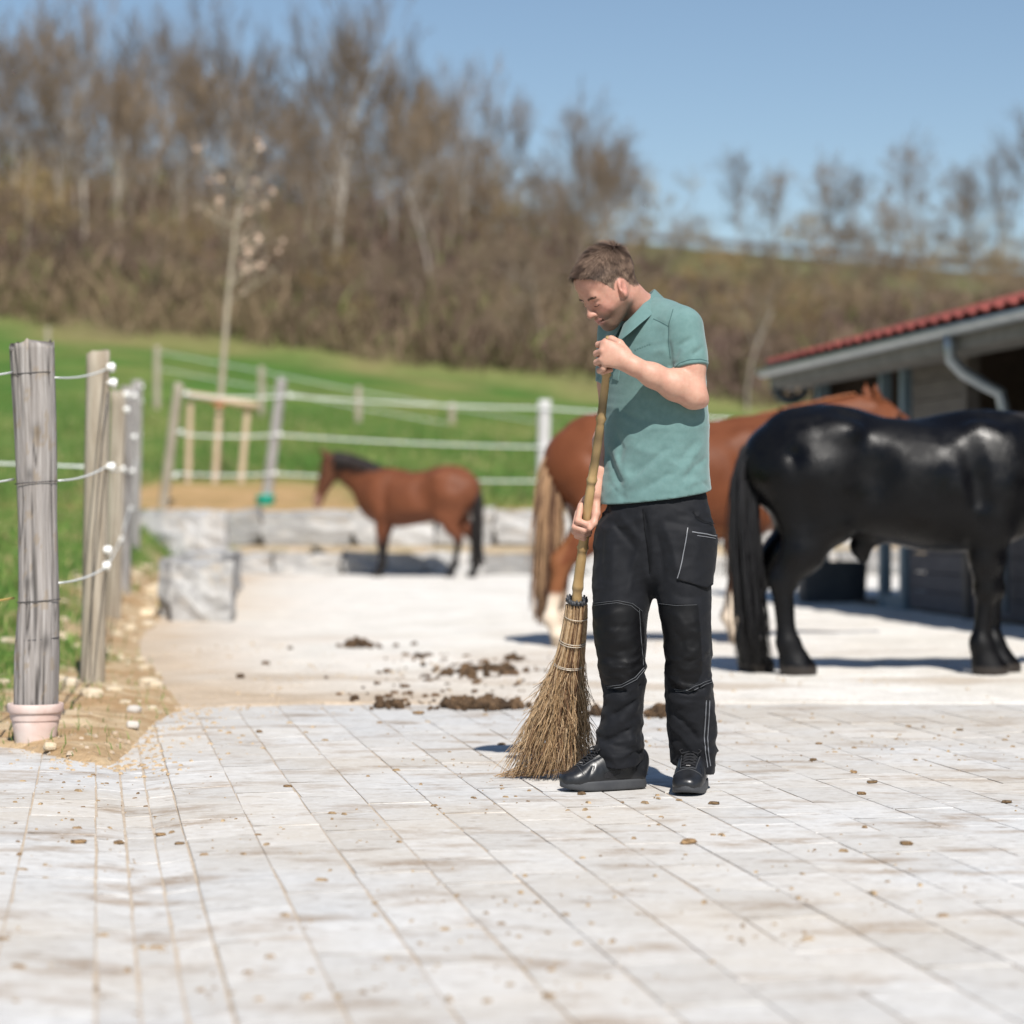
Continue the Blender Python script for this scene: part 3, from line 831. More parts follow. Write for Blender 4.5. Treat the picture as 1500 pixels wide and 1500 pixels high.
# meadow fence behind the walls
YF = 37.0
mf = [((237, 748), (262, 562), .075, 'brown leaning fence post behind the boulders', mat_wood2, YF - .6), ((388, 742), (413, 555), .085, 'pale leaning fence post standing in the turquoise bucket', mat_wood, YF), ((794, 757), (798, 586), .105, 'white fence post behind the rump of the chestnut horse', None, YF),
      ((1188, 800), (1190, 640), .085, 'pale meadow fence post hidden mostly behind the horses', mat_wood, YF)]
mat_white = M('white_post', (.42, .41, .40), (.58, .57, .56), scale=6, stretch=(3, 3, .4), rough=.8, bump=.3, bscale=12)
mfe = []
for k, ((u0, v0), (u1, v1), r_, lb, mt, yy) in enumerate(mf):
    b = pix(u1, v1, yy); a = pix(u0, v0, yy); a[2] = min(a[2], float(H(a[0], yy))) - .1
    e = fence_post(lb, [a, (a + b) / 2, b], [r_, r_ * .97, r_ * .95], mt or mat_white, 31 + k, rough=.04); mfe.append((e, a, b))
bk = mfe[1][1].copy(); bk[2] = H(bk[0], YF)
bk = pix(387, 742, YF - .15)
mb = MB(); mb.lathe([(.09, 0), (.135, .02), (.145, .18), (.152, .185), (.152, .20), (.14, .20)], (bk[0], bk[1] + .15, bk[2] - .02), 24)
o = mb.build('bucket', M('turquoise_plastic', (.02, .50, .40), rough=.4), smooth=True); tag(o, 'turquoise plastic bucket at the foot of the pale leaning post', 'bucket')
for (u, v) in ((272, 577), (264, 633), (256, 697)): insulator(mfe[0][0], pix(u, v, YF - .65), 1.5)
for (u, v) in ((424, 580), (409, 637), (402, 694)): insulator(mfe[1][0], pix(u, v, YF - .1), 1.5)
for (va, vb, vc, vd, lb) in ((580, 598, 611, 640, 'top white tape of the meadow fence'), (637, 655, 668, 690, 'middle white tape of the meadow fence'), (694, 705, 716, 735, 'bottom white tape of the meadow fence')):
    ua = {580: 420, 637: 408, 694: 402}[va]
    wire(lb, [pix({580: 272, 637: 264, 694: 256}[va], va - 1, YF - .6), pix(ua, va, YF - .05), pix(797, vb, YF - .12), pix(1189, vc + 6, YF), pix(1700, vd, YF)], .013, 'tapes of the meadow fence', sag=.03)
# far fence further up the meadow
far = [(70, 480, 517, 84), (230, 508, 566, 62), (383, 537, 592, 62), (525, 566, 618, 62), (662, 590, 640, 62), (790, 612, 655, 64), (930, 628, 668, 66)]
ft = []
for k, (u, v1, v0, yy) in enumerate(far):
    b = pix(u, v1, yy); a = b.copy(); a[2] = float(H(a[0], yy)) - .1
    fence_post(['faint fence post highest on the meadow at the far left', 'faint far fence post left above the boulders', 'faint far fence post above the tree stakes', 'faint far fence post above the bay horse\'s neck', 'faint far fence post above the bay horse\'s rump', 'faint far fence post right beside the white post', 'faint far fence post behind the man'][k], [a, b], [.085, .08], mat_wood2, 50 + k, 'fence posts far up the meadow', rough=.04); ft.append(b)
for dz, lb in ((-.12, 'upper tape of the far meadow fence'), (-.55, 'lower tape of the far meadow fence')):
    wire(lb, [f + np.array([0, 0, dz]) for f in ft[1:]], .010, 'tapes of the far meadow fence', n=4)

# ============================================================ stakes round the young tree
sup = empty('tree_support', tuple(on_ground(318, 700, 36.5))); tag(sup, 'wooden tree support of three stakes under a crossbar', 'tree support')
YS = 41.0
for (u0, u1, v1, v0) in ((275, 279, 588, 712), (314, 322, 586, 716), (352, 363, 597, 714)):
    b = pix(u1, v1, YS); a = pix(u0, v0, YS); a[2] = min(a[2], float(H(a[0], YS))) - .05
    post_mesh('stake', [a, (a + b) / 2, b], [.058, .056, .055], mat_stake, sup, seed=70 + u0, rough=.03)
mb = MB(); a, b = pix(270, 577, YS - .09), pix(377, 595, YS - .09)
mb.tube([a, (a + b) / 2, b], [.068, .066, .068], 10); mb.build('crossbar', mat_stake, sup, smooth=True)
mb = MB(); c = pix(322, 590, YS - .1); mb.tube([c + np.array([.10 * math.cos(t), .13 * math.sin(t) + .05, .05 * math.sin(t)]) for t in np.linspace(0, 6.28, 14)], .018, 6, cap=False); mb.build('rope_tie', M('orange_rope', (.55, .16, .06), rough=.8), sup)

# ============================================================ stable
TE = np.array([-.148, 1.0, 0]); TE /= np.linalg.norm(TE); NI = np.array([TE[1], -TE[0], 0])         # along the eave, inwards
E0 = np.array([3.1, 21.4, 0]); EZ = 2.30; TANP = math.tan(R(15.0))
def bp(y, s, z):
    """y along the building, s inwards from the eave"""
    p = E0 + TE * ((y - 21.4) / TE[1]) + NI * s; return np.array([p[0], p[1], z])
YN, YFAR = 10.5, 24.45
st = empty('stable', tuple(bp(18, 2, 0))); tag(st, 'low open stable with red tiled roof and dark boarded walls', 'stable')
rotB = np.stack([NI, TE, np.array([0, 0, 1.0])], 1)
mat_board = M('stable_boards', (.062, .058, .066), (.090, .084, .092), scale=7, stretch=(2, .4, 3), rough=.8, bump=.3, bscale=20, rand=.12)
mat_greyb = M('grey_stable_boards', (.085, .074, .066), (.12, .105, .092), scale=6, stretch=(2, .4, 3), rough=.85, bump=.3, bscale=20, rand=.1)
mat_darkw = M('dark_inner_wall', (.075, .055, .042), (.10, .075, .058), scale=5, rough=.9)
mat_steel = M('blue_grey_post', (.115, .165, .20), (.15, .20, .235), scale=8, rough=.55)
mat_zinc = M('zinc', (.30, .335, .36), (.38, .41, .43), scale=5, rough=.42, metal=.55)
mat_fascia = M('grey_fascia', (.135, .13, .12), (.185, .178, .165), scale=5, rough=.8, rand=.05)
mat_tile = M('red_roof_tile', (.31, .075, .060), (.40, .105, .082), scale=7, rough=.7, bump=.2, bscale=25, rand=.18)
def bbox(name, y0, y1, s0, s1, z0, z1, mat, parent, bevel=.004):
    mb = MB(); c = (bp(y0, s0, z0) + bp(y1, s1, z1)) / 2
    mb.box(c, (abs(s1 - s0), abs(y1 - y0) / TE[1], abs(z1 - z0)), rotB); return mb.build(name, mat, parent, bevel=bevel)
DEP = 4.6
# roof deck with tiles
def roofz(s): return EZ + .06 + s * TANP
mb = MB()
q4 = [bp(YN, -.02, roofz(-.02)), bp(YFAR, -.02, roofz(-.02)), bp(YFAR, DEP, roofz(DEP)), bp(YN, DEP, roofz(DEP))]
mb.add([*q4, *[p - np.array([0, 0, .11]) for p in q4]], [(0, 1, 2, 3), (7, 6, 5, 4), (0, 4, 5, 1), (1, 5, 6, 2), (2, 6, 7, 3), (3, 7, 4, 0)])
roof = mb.build('roof', mat_fascia, st)
# the far slope, falling away behind the ridge
mb = MB(); q5 = [bp(YN, DEP, roofz(DEP)), bp(YFAR, DEP, roofz(DEP)), bp(YFAR, 2 * DEP, roofz(0)), bp(YN, 2 * DEP, roofz(0))]
mb.add([*q5, *[p - np.array([0, 0, .11]) for p in q5]], [(0, 1, 2, 3), (7, 6, 5, 4), (0, 4, 5, 1), (1, 5, 6, 2), (2, 6, 7, 3), (3, 7, 4, 0)])
mb.build('rear_roof', mat_tile, st)
TW, TL = .30, .36
def tile_data():
    v, f = [], []
    prof = [(-.150, .010), (-.110, .004), (-.06, .006), (.0, .020), (.045, .045), (.095, .050), (.135, .030), (.155, .012)]
    for (yy, dz) in ((0.0, .030), (TL + .045, .004)):
        for x, z in prof: v.append((yy, x, z + dz))
    n = len(prof)
    for i in range(n - 1): f.append((i, i + 1, n + i + 1, n + i))
    for x, z in prof: v.append((0.0, x, z + .012))
    for i in range(n - 1): f.append((2 * n + i, 2 * n + i + 1, i + 1, i))
    return v, f
tv, tf = tile_data()
tile_me = bpy.data.meshes.new('roof_tile'); tile_me.from_pydata(tv, [], tf); tile_me.update(); tile_me.materials.append(mat_tile)
tile_me.polygons.foreach_set('use_smooth', np.ones(len(tile_me.polygons), bool))
slope_v = NI * math.cos(R(15)) + np.array([0, 0, math.sin(R(15))]); nrm = np.cross(slope_v, TE)
rot3 = Matrix(np.stack([slope_v, TE, nrm if nrm[2] > 0 else -nrm], 1).tolist()).to_4x4()
rest = MB(); tiles = []
ny_t = int((YFAR - YN) / TE[1] / TW); ns_t = int(DEP / math.cos(R(15)) / TL)
for j in range(ny_t):
    for i in range(ns_t):
        yv = YFAR - (j + .5) * TW * TE[1]; sv = -.07 + i * TL * math.cos(R(15))
        tiles.append((j * .75 + i * .9, yv, sv))
tiles.sort()
M3 = np.array(rot3.to_3x3())
for k, (_, yv, sv) in enumerate(tiles):
    p = bp(yv, sv, roofz(sv) + .004)
    if k < 300:
        o = bpy.data.objects.new('roof_tile', tile_me); COL.objects.link(o); o.matrix_world = Matrix.Translation(p) @ rot3; o.parent = roof
        o.matrix_parent_inverse = parent_world(roof).inverted()
    else: rest.add(np.array(tv) @ M3.T + p, tf)
tag(rest.build('near_roof_tiles', mat_tile, roof, smooth=True), kind='stuff')
# verge board, fascia, gutter, downpipe
mb = MB(); a, b = bp(YFAR + .02, -.06, roofz(0) - .07), bp(YFAR + .02, DEP, roofz(DEP) - .07)
mb.tube([a, b], .085, 4); mb.build('verge_board', mat_fascia, st)
bbox('fascia', YN, YFAR, -.03, .0, EZ - .16, EZ + .0, mat_fascia, st)
bbox('soffit', YN, YFAR, .0, .30, EZ - .17, EZ - .14, mat_fascia, st)
mb = MB()
vs, fs = [], []; ng = 9
for yy in (YN, YFAR + .04):
    for k in range(ng):
        a = math.pi + math.pi * k / (ng - 1); vs.append(bp(yy, -.10 + .072 * math.cos(a), EZ + .015 + .072 * math.sin(a)))
for k in range(ng - 1): fs.append((k, k + 1, ng + k + 1, ng + k))
fs.append(tuple(range(ng, 2 * ng)))
g_o = mesh_obj('gutter', vs, fs, mat_zinc, st, smooth=True); sd_ = g_o.modifiers.new('t', 'SOLIDIFY'); sd_.thickness = .006
mb = MB(); ya = 18.75
mb.tube([bp(ya, -.10, EZ - .04), bp(ya, -.10, EZ - .16), bp(ya, -.09, EZ - .24), bp(ya - .02, .0, EZ - .34), bp(ya - .06, .16, EZ - .44), bp(ya - .1, .27, EZ - .50), bp(ya - .1, .30, EZ - .62), bp(ya - .1, .30, 1.2), bp(ya - .1, .30, .1)], .048, 12)
mb.build('downpipe', mat_zinc, st, smooth=True)
# frame posts
SW = .36
for yy, w_ in ((24.15, .12), (22.05, .10), (21.42, .12), (19.75, .12), (17.4, .12), (15.0, .12), (12.6, .12), (10.7, .12)):
    bbox('post', yy - w_ / 2, yy + w_ / 2, SW, SW + w_, .0, EZ + SW * TANP - .06, mat_steel if yy > 21 else mat_greyb, st, .008)
# boarded lower wall, board by board
for k in range(8):
    bbox('board', 10.75, 21.34, SW + .05, SW + .085, .03 + k * .165, .03 + k * .165 + .158, mat_board, st, .006)
for k in range(6):
    bbox('board', 19.83, 21.30, SW + .06, SW + .09, 1.36 + k * .165, 1.36 + k * .165 + .158, mat_greyb, st, .006)
bbox('sill', 21.48, 22.0, SW + .02, SW + .10, .0, .13, mat_steel, st)
bbox('back_wall', YN, YFAR - .1, DEP - .05, DEP + .05, .0, roofz(DEP) - .14, mat_darkw, st)
mb = MB(); gv = [bp(YFAR - .22, 1.55, 0), bp(YFAR - .22, DEP, 0), bp(YFAR - .22, DEP, roofz(DEP) - .13), bp(YFAR - .22, 1.55, roofz(1.55) - .13)]
mb.add([*gv, *[p + TE * .1 for p in gv]], [(0, 1, 2, 3), (7, 6, 5, 4), (0, 4, 5, 1), (1, 5, 6, 2), (2, 6, 7, 3), (3, 7, 4, 0)]); mb.build('end_wall', mat_darkw, st)
mb = MB(); gv = [bp(YFAR - .16, SW, 1.50), bp(YFAR - .16, 1.55, 1.50), bp(YFAR - .16, 1.55, EZ + 1.55 * TANP - .06), bp(YFAR - .16, SW, EZ + SW * TANP - .06)]
mb.add([*gv, *[p + TE * .06 for p in gv]], [(0, 1, 2, 3), (7, 6, 5, 4), (0, 4, 5, 1), (1, 5, 6, 2), (2, 6, 7, 3), (3, 7, 4, 0)]); mb.build('gable_panel', mat_darkw, st)
bbox('near_end_wall', YN, YN + .1, SW, DEP - .1, .0, EZ + .1, mat_board, st)
bbox('rear_floor', YN, YFAR - .3, SW + .1, DEP - .06, .0, .022, M('stall_floor', (.16, .13, .10), rough=.95), st, 0)
# round fan at the far corner
fc_ = pix(1158, 562, 24.75)
fan = empty('stable_fan', tuple(fc_)); tag(fan, 'round dark fan with a pale hub under the far corner of the roof', 'fan')
mat_fan = M('dark_fan_metal', (.03, .045, .055), rough=.5)
mb = MB(); mb.tube([fc_ + np.array([.165 * math.cos(t), 0, .175 * math.sin(t)]) for t in np.linspace(0, 2 * math.pi, 25)], .045, 8, cap=False); mb.build('shroud', mat_fan, fan, smooth=True)
for k in range(5):
    t = k * 1.2566; mb = MB(); mb.box(fc_ + np.array([.08 * math.cos(t), .02, .08 * math.sin(t)]), (.13, .012, .06), np.array(Matrix.Rotation(-t, 3, 'Y') @ Matrix.Rotation(.5, 3, 'X'))); mb.build('blade', mat_fan, fan)
mb = MB(); mb.tube([fc_ + np.array([0, -.08, .02]), fc_ + np.array([0, -.02, .02])], [.075, .085], 16); mb.build('hub', M('pale_hub', (.62, .66, .68), rough=.4), fan, smooth=True)
mb = MB(); e_ = bp(24.3, .1, EZ - .12); mb.tube([fc_ + np.array([0, 0, .18]), e_], .018, 6); mb.build('bracket', mat_fan, fan)
# black water trough by the open bay
tr_c = ground_pt(1223, 884)
mb = MB(); L_, W_, H_ = .66, .50, .40
vs = []
for (z, sx, sy) in ((0, .92, .92), (.03, .95, .95), (H_ - .03, 1.0, 1.0), (H_, 1.03, 1.04), (H_, .94, .92), (H_ - .04, .93, .90), (.10, .86, .84)):
    for ang_ in np.linspace(0, 2 * math.pi, 25)[:-1]:
        cx, cy = math.cos(ang_), math.sin(ang_); k_ = (abs(cx) ** 7 + abs(cy) ** 7) ** (-1 / 7)
        vs.append((tr_c[0] + cx * k_ * L_ / 2 * sx, tr_c[1] + .25 + cy * k_ * W_ / 2 * sy, z))
fs = [(i * 24 + k, i * 24 + (k + 1) % 24, (i + 1) * 24 + (k + 1) % 24, (i + 1) * 24 + k) for i in range(6) for k in range(24)] + [tuple(6 * 24 + k for k in range(24))]
trough = mesh_obj('water_trough', vs, fs, M('black_trough', (.022, .028, .036), (.035, .042, .050), scale=8, rough=.55), smooth=True)
tes = trough.modifiers.new('e', 'EDGE_SPLIT'); tes.split_angle = R(45)
tag(trough, 'black rounded water trough standing beside the open bay of the stable', 'trough')

# ============================================================ droppings and crumbs
mat_dung = M('dung', (.036, .022, .013), (.130, .078, .040), scale=5, rough=.8, bump=.8, bscale=9, rand=.5, bdist=.006, spec=.3)
dung_meshes = [rock_mesh('manure_lump', 60 + s_, 2, .42, .25, mat_dung) for s_ in range(5)]
def pile(label, u0, u1, v, n, size, depth, h=1.0, spread=1.0):
    n = int(n * 1.9); size *= .74
    a, b = ground_pt(u0, v), ground_pt(u1, v); c = (a + b) / 2; w = (b - a)[0]
    e = empty('manure_pile', tuple(c)); tag(e, label, 'manure')
    for k in range(n):
        r_ = math.sqrt(rng.random()); t = rng.random() * 2 * math.pi; sz = size * (.45 + .8 * rng.random())
        if k % 4 == 0: r_ = .8 + .75 * rng.random(); sz *= .5
        x, y = r_ * math.cos(t), r_ * math.sin(t)
        z = max(0, (1 - r_)) * size * .85 * h * rng.random() + sz * .28
        o = bpy.data.objects.new('manure_lump', dung_meshes[k % 5]); COL.objects.link(o)
        o.location = (x * w / 2, y * depth / 2, z); o.scale = (sz * 1.2, sz, sz * .75); o.rotation_euler = tuple(rng.random(3) * 6); o.parent = e
pile('broad brown manure heap at the edge of the paving left of the broom', 648, 762, 1037, 46, .058, .34)
pile('wide flat manure heap on the gravel behind the broom', 648, 772, 988, 40, .060, .55, .8)
pile('small manure heap left of the broad heap at the paving edge', 550, 594, 1037, 14, .050, .22)
pile('dark low manure heap farthest back on the gravel', 494, 556, 949, 16, .060, .50)
pile('small manure heap seen between the man\'s legs', 946, 976, 1048, 14, .055, .25, 1.3)
pile('small manure heap between broom and the man\'s leg', 868, 892, 1047, 8, .045, .2)
pile('pair of dark droppings upper left of the flat heap on the gravel', 602, 622, 966, 6, .05, .2)
pile('few droppings behind the flat heap near the chestnut horse', 740, 772, 968, 9, .05, .3)
for k, (u, v, s_) in enumerate([(519, 1027, .038), (389, 976, .040), (580, 948, .03), (607, 946, .035), (556, 950, .03), (425, 952, .03), (352, 994, .035), (620, 976, .03), (516, 1031, .02)]):
    p = ground_pt(u, v); e = bpy.data.objects.new('dropping', dung_meshes[k % 5]); COL.objects.link(e); e.location = (p[0], p[1], s_ * .35); e.scale = (s_ * 1.2, s_, s_ * .8)
    e.rotation_euler = (0, 0, rng.random() * 6); tag(e, 'single dark dropping lying loose on the pale gravel', 'dropping', 'loose droppings on the gravel')
crumb_meshes = [rock_mesh('dung_crumb', 160 + s_, 2, .34, .3, M('crumb', (.11, .065, .03), (.25, .16, .08), scale=3, rough=.85, rand=.45)) for s_ in range(4)]
bits = [(174, 1228, .030, 'largest brown dropping on the paving at the lower left'), (115, 1233, .034, 'flat brown dropping on the paving at the left edge'), (236, 1216, .026, 'thin brown leaf-like bit on the paving left of the centre'), (263, 1231, .024, 'ochre bit on the paving near the lower left droppings'), (421, 1153, .024, 'brown bit on a paver left of the broom'),
        (380, 1073, .032, 'brown bit on the paving upper left near the gravel'), (613, 1046, .045, 'flat crumbled dropping on the paver in front of the small heap'), (735, 1091, .028, 'small brown bit on the paving left of the broom twigs'), (852, 1164, .028, 'yellowish bit of straw just below the man\'s shoe'), (1046, 1178, .028, 'small dark bit right of the standing shoe'),
        (1191, 1114, .026, 'dark bit on the paving below the black horse'), (1251, 1132, .026, 'brown bit beside the reddish stain on the right paving'), (1262, 1164, .030, 'dark bit on the right paving below the stain'), (1278, 1147, .028, 'pale brown bit on the right paving'), (1406, 1070, .024, 'dark bit far right near the edge of the gravel'),
        (1008, 1235, .040, 'ochre crumb on the paving below the standing shoe'), (1328, 1238, .034, 'dark crumb at the bottom right of the paving'), (1475, 1176, .026, 'small crumb at the right edge of the paving'), (1199, 1090, .022, 'tiny dark crumb on the paving right of the man')]
for k, (u, v, s_, lb) in enumerate(bits):
    p = ground_pt(u, v); e = bpy.data.objects.new('dung_crumb', crumb_meshes[k % 4]); COL.objects.link(e); s_ *= .8; e.location = (p[0], p[1], pave_z(p[0] * CRS[0] + p[1] * CRS[1]) + s_ * .15); e.scale = (s_ * 1.4, s_, s_ * .42)
    e.rotation_euler = (0, 0, rng.random() * 6); tag(e, lb, 'crumb')
# fine litter on the paving
mt2 = MB(); r_ = np.random.default_rng(99)
for k in range(1500):
    y = 4.3 + 6.8 * r_.random() ** 1.2; x = r_.uniform(-1, 1) * (.215 * y + .2)
    if bank_in(np.array([x]), np.array([y]))[0] > -.02: continue
    if fbm(np.array([[x * 1.3, y * .9, 0.0]]), 3, 88)[0] < .40 + .2 * r_.random(): continue
    s_ = .0035 + .009 * r_.random() ** 3; a_ = r_.random() * 3.14
    z = pave_z(x * CRS[0] + y * CRS[1]) + s_ * .25
    mt2.box((x, y, z), (s_ * (1 + 2.0 * r_.random()), s_, s_ * .6), np.array(Matrix.Rotation(a_, 3, 'Z')), .6)
o = mt2.build('litter', M('litter', (.16, .10, .055), (.40, .29, .17), scale=14, rough=.9)); tag(o, 'fine brown crumbs and straw bits scattered over the paving', 'litter', kind='stuff')
mt4 = MB(); dvs = [(np.array([np.array(v.co) for v in me.vertices]), [tuple(p.vertices) for p in me.polygons]) for me in dung_meshes]
for k in range(130):
    u = 668 + r_.normal(0, 80); v = 960 + 75 * r_.random(); p = ground_pt(u, v); s_ = .010 + .028 * r_.random() ** 2; v_, f_ = dvs[k % 5]
    mt4.add(v_ * np.array([s_ * 1.3, s_, s_ * .6]) @ np.array(Matrix.Rotation(r_.random() * 6, 3, 'Z')).T + np.array([p[0], p[1], .008 + s_ * .15]), f_)
o = mt4.build('manure_crumbs', mat_dung); tag(o, 'small manure crumbs scattered round the heaps on the gravel', 'manure crumbs', kind='stuff')
mt5 = MB(); yq = 8.0 + 3.6 * r_.random(5200); xq = -2.4 + 1.9 * r_.random(5200); wq = bank_in(xq, yq)
for x, y, w_ in zip(xq, yq, wq):
    if w_ > .05 or r_.random() > math.exp(w_ / .13): continue
    s_ = .004 + .012 * r_.random() ** 2; mt5.box((x, y, pave_z(x * CRS[0] + y * CRS[1]) + s_ * .2), (s_ * 1.6, s_ * 1.2, s_ * .55), np.array(Matrix.Rotation(r_.random() * 3, 3, 'Z')), .5)
o = mt5.build('soil_crumbs', M('soil_crumb', (.34, .235, .135), (.47, .36, .235), scale=12, rough=.95)); tag(o, 'loose soil crumbs spilled from the bank onto the paving edge', 'soil crumbs', kind='stuff')
# pebbles on gravel and bank edge
mt3 = MB()
for k in range(1100):
    y = 8.6 + 7.5 * r_.random() ** 1.5; x = r_.uniform(-2.4, 4.0) if r_.random() < .6 else r_.uniform(-2.2, -1.0)
    w_ = float(bank_in(np.array([x]), np.array([y]))[0])
    if y < 11.05 and w_ < 0: continue
    if w_ > .6: continue
    s_ = .006 + .016 * r_.random() ** 3; z = (float(H(x, y)) if w_ > 0 else .006) + s_ * .1
    mt3.box((x, y, z), (s_ * 1.4, s_, s_ * .7), np.array(Matrix.Rotation(r_.random() * 3, 3, 'Z')), .55)
o = mt3.build('pebbles', M('pebble', (.34, .255, .17), (.47, .39, .30), scale=9, rough=.9)); tag(o, 'small pebbles scattered over the gravel and its sandy edge', 'pebbles', kind='stuff')
# ============================================================ bare trees of the hillside
def tree_data(seed, height, spread=.5, levels=4, up=.35, trunk_r=.045, twig_n=5, fork=.35):
    """returns (trunk arrays, crown arrays): bare early spring tree, unit in metres"""
    r_ = np.random.default_rng(seed)
    big, small = [], []
    def grow(p, d, L, rad, lev):
        n = 4; pts = [p]; dd = d.copy()
        for i in range(n):
            dd = dd + r_.normal(0, .13, 3) + np.array([0, 0, up * .10]); dd /= np.linalg.norm(dd)
            pts.append(pts[-1] + dd * L / n)
        rr = np.linspace(rad, rad * .55, n + 1)
        (big if lev < 2 else small).append((np.array(pts), rr))
        if lev >= levels: return
        k = int(r_.integers(3, 6)) if lev else int(r_.integers(5, 8))
        for j in range(k):
            t = fork + (1 - fork) * (j + r_.random()) / k if lev == 0 else .25 + .75 * r_.random()
            i = min(int(t * n), n - 1); f = t * n - i; q0 = pts[i] * (1 - f) + pts[i + 1] * f
            ax = r_.normal(0, 1, 3); ax -= dd * ax.dot(dd); ax /= np.linalg.norm(ax) + 1e-9
            nd = dd * (1 - spread * .55) + ax * spread * (.8 + .5 * r_.random()) + np.array([0, 0, up]); nd /= np.linalg.norm(nd)
            grow(q0, nd, L * (.50 + .22 * r_.random()) * (1 - .25 * t if lev == 0 else 1), max(rad * (.55 if lev else .42), .016), lev + 1)
    grow(np.zeros(3), np.array([0, 0, 1.0]), height * .72, trunk_r * height / 5, 0)
    def arr(lst, sides):
        V, F, n0 = [], [], 0
        for pts, rr in lst:
            m = len(pts); t = np.gradient(pts, axis=0); t /= np.linalg.norm(t, axis=1)[:, None]
            a = np.cross(t, [.3, .9, .1]); a /= np.linalg.norm(a, axis=1)[:, None]; b = np.cross(t, a)
            w = np.arange(sides) * 2 * math.pi / sides
            V.append((pts[:, None, :] + rr[:, None, None] * (np.cos(w)[None, :, None] * a[:, None, :] + np.sin(w)[None, :, None] * b[:, None, :])).reshape(-1, 3))
            i = np.arange(m - 1)[:, None] * sides; k = np.arange(sides)[None, :]; k2 = (k + 1) % sides
            F.append((n0 + np.stack([i + k, i + k2, i + sides + k2, i + sides + k], -1)).reshape(-1, 4)); n0 += m * sides
        return np.concatenate(V), np.concatenate(F)
    return arr(big, 6), arr(small, 3)
mat_bark = M('bark', (.16, .125, .095), (.26, .215, .17), scale=6, stretch=(2, 2, .5), rough=.9, rand=.25)
mat_bark_pale = M('pale_bark', (.30, .265, .22), (.42, .38, .33), scale=6, stretch=(2, 2, .5), rough=.9, rand=.12)
mat_twigs = M('bare_twigs', (.15, .108, .074), (.22, .165, .11), scale=2, rough=.9, rand=.28)
mat_twigs2 = M('budding_twigs', (.24, .165, .075), (.30, .22, .10), scale=2, rough=.9, rand=.2)
protos = []
for k, (h_, sp, lv, upv, tr_, fk) in enumerate([(9, .55, 4, .30, .040, .35), (11, .42, 4, .45, .036, .45), (7, .75, 4, .22, .050, .22), (10, .50, 4, .38, .034, .5), (5, .85, 4, .25, .055, .12)]):
    (tv_, tf_), (cv_, cf_) = tree_data(200 + k, h_, sp, lv, upv, tr_, fork=fk)
    # weight the fine twigs a little so that they read at a distance
    tm = mesh_obj('trunk', tv_, tf_, mat_bark, smooth=True); cm = mesh_obj('crown', cv_, cf_, mat_twigs)
    protos.append((tm.data, cm.data)); bpy.data.objects.remove(tm); bpy.data.objects.remove(cm)
variants = {}
def variant(k, tm, cm):
    key = (k, tm.name, cm.name)
    if key not in variants:
        a, b = protos[k][0].copy(), protos[k][1].copy(); a.materials.clear(); a.materials.append(tm); b.materials.clear(); b.materials.append(cm); variants[key] = (a, b)
    return variants[key]
def put_tree(u, yy, k, sc, label, group, tm=mat_bark, cm=mat_twigs, rz=None, zs=1.0, name='bare_tree'):
    x = (u - 750) * yy / FPX
    a, b = variant(k, tm, cm)
    e = empty(name, (x, yy, float(H(x, yy)) - .2), rng.random() * 6.28 if rz is None else rz); e.scale = (sc, sc, sc * zs)
    tag(e, label, 'tree', group)
    for nm, me in (('trunk', a), ('crown', b)):
        o = bpy.data.objects.new(nm, me); COL.objects.link(o); o.parent = e
    return e
LW = 'bare brown tree of the blurred wood on the left slope'
for i in range(64):
    u = -60 + 1010 * (i + rng.random() * .9) / 64; yy = 112 + 72 * rng.random()
    tall = np.interp(u, [0, 500, 950], [1.05, 1.0, .72])
    put_tree(u, yy, int(rng.integers(0, 4)), tall * (.72 + .38 * rng.random()), LW, 'bare trees of the left wood', mat_bark if rng.random() < .6 else mat_bark_pale)
for i in range(40):
    u = -60 + 830 * (i + rng.random()) / 40; yy = 165 + 24 * rng.random()
    put_tree(u, yy, [0, 2, 4, 2][i % 4], (.62 + .35 * rng.random()) * (1.3 if i % 4 == 2 else 1), 'broad bare tree on the ridge of the left wood', 'ridge trees of the left wood', mat_bark)
for i in range(16):
    u = -40 + 900 * (i + rng.random()) / 16; yy = 99 + 10 * rng.random()
    put_tree(u, yy, 4, .75 + .5 * rng.random(), 'low bare shrub at the foot of the left wood', 'shrubs at the foot of the left wood', name='bare_shrub', cm=mat_twigs2 if rng.random() < .35 else mat_twigs)
put_tree(467, 118, 1, 1.22, 'tall tree with pale trunk in the middle of the left wood', None, mat_bark_pale, rz=.4)
put_tree(492, 121, 3, 1.15, 'pale slim tree right beside the tallest pale trunk', None, mat_bark_pale, rz=2.0)
put_tree(628, 112, 3, .95, 'slim pale leaning tree standing in front of the thicket', None, mat_bark_pale, rz=3.3)
put_tree(110, 118, 1, 1.1, 'tall pale tree in the far left of the wood', None, mat_bark_pale, rz=1.3)
put_tree(845, 150, 0, 1.05, 'broad grey bare tree left above the man\'s head', None, mat_bark, rz=1.0)
put_tree(905, 160, 0, .85, 'grey bare tree directly above the man\'s head', None, mat_bark, rz=4.0)
put_tree(968, 150, 2, .80, 'round brown shrubby tree right above the man\'s head', None, mat_bark, mat_twigs2, rz=.2, name='shrub_tree')
put_tree(735, 140, 2, .85, 'ochre brown shrubby tree left of the gap of sky', None, mat_bark, mat_twigs2, rz=2.2, name='shrub_tree')
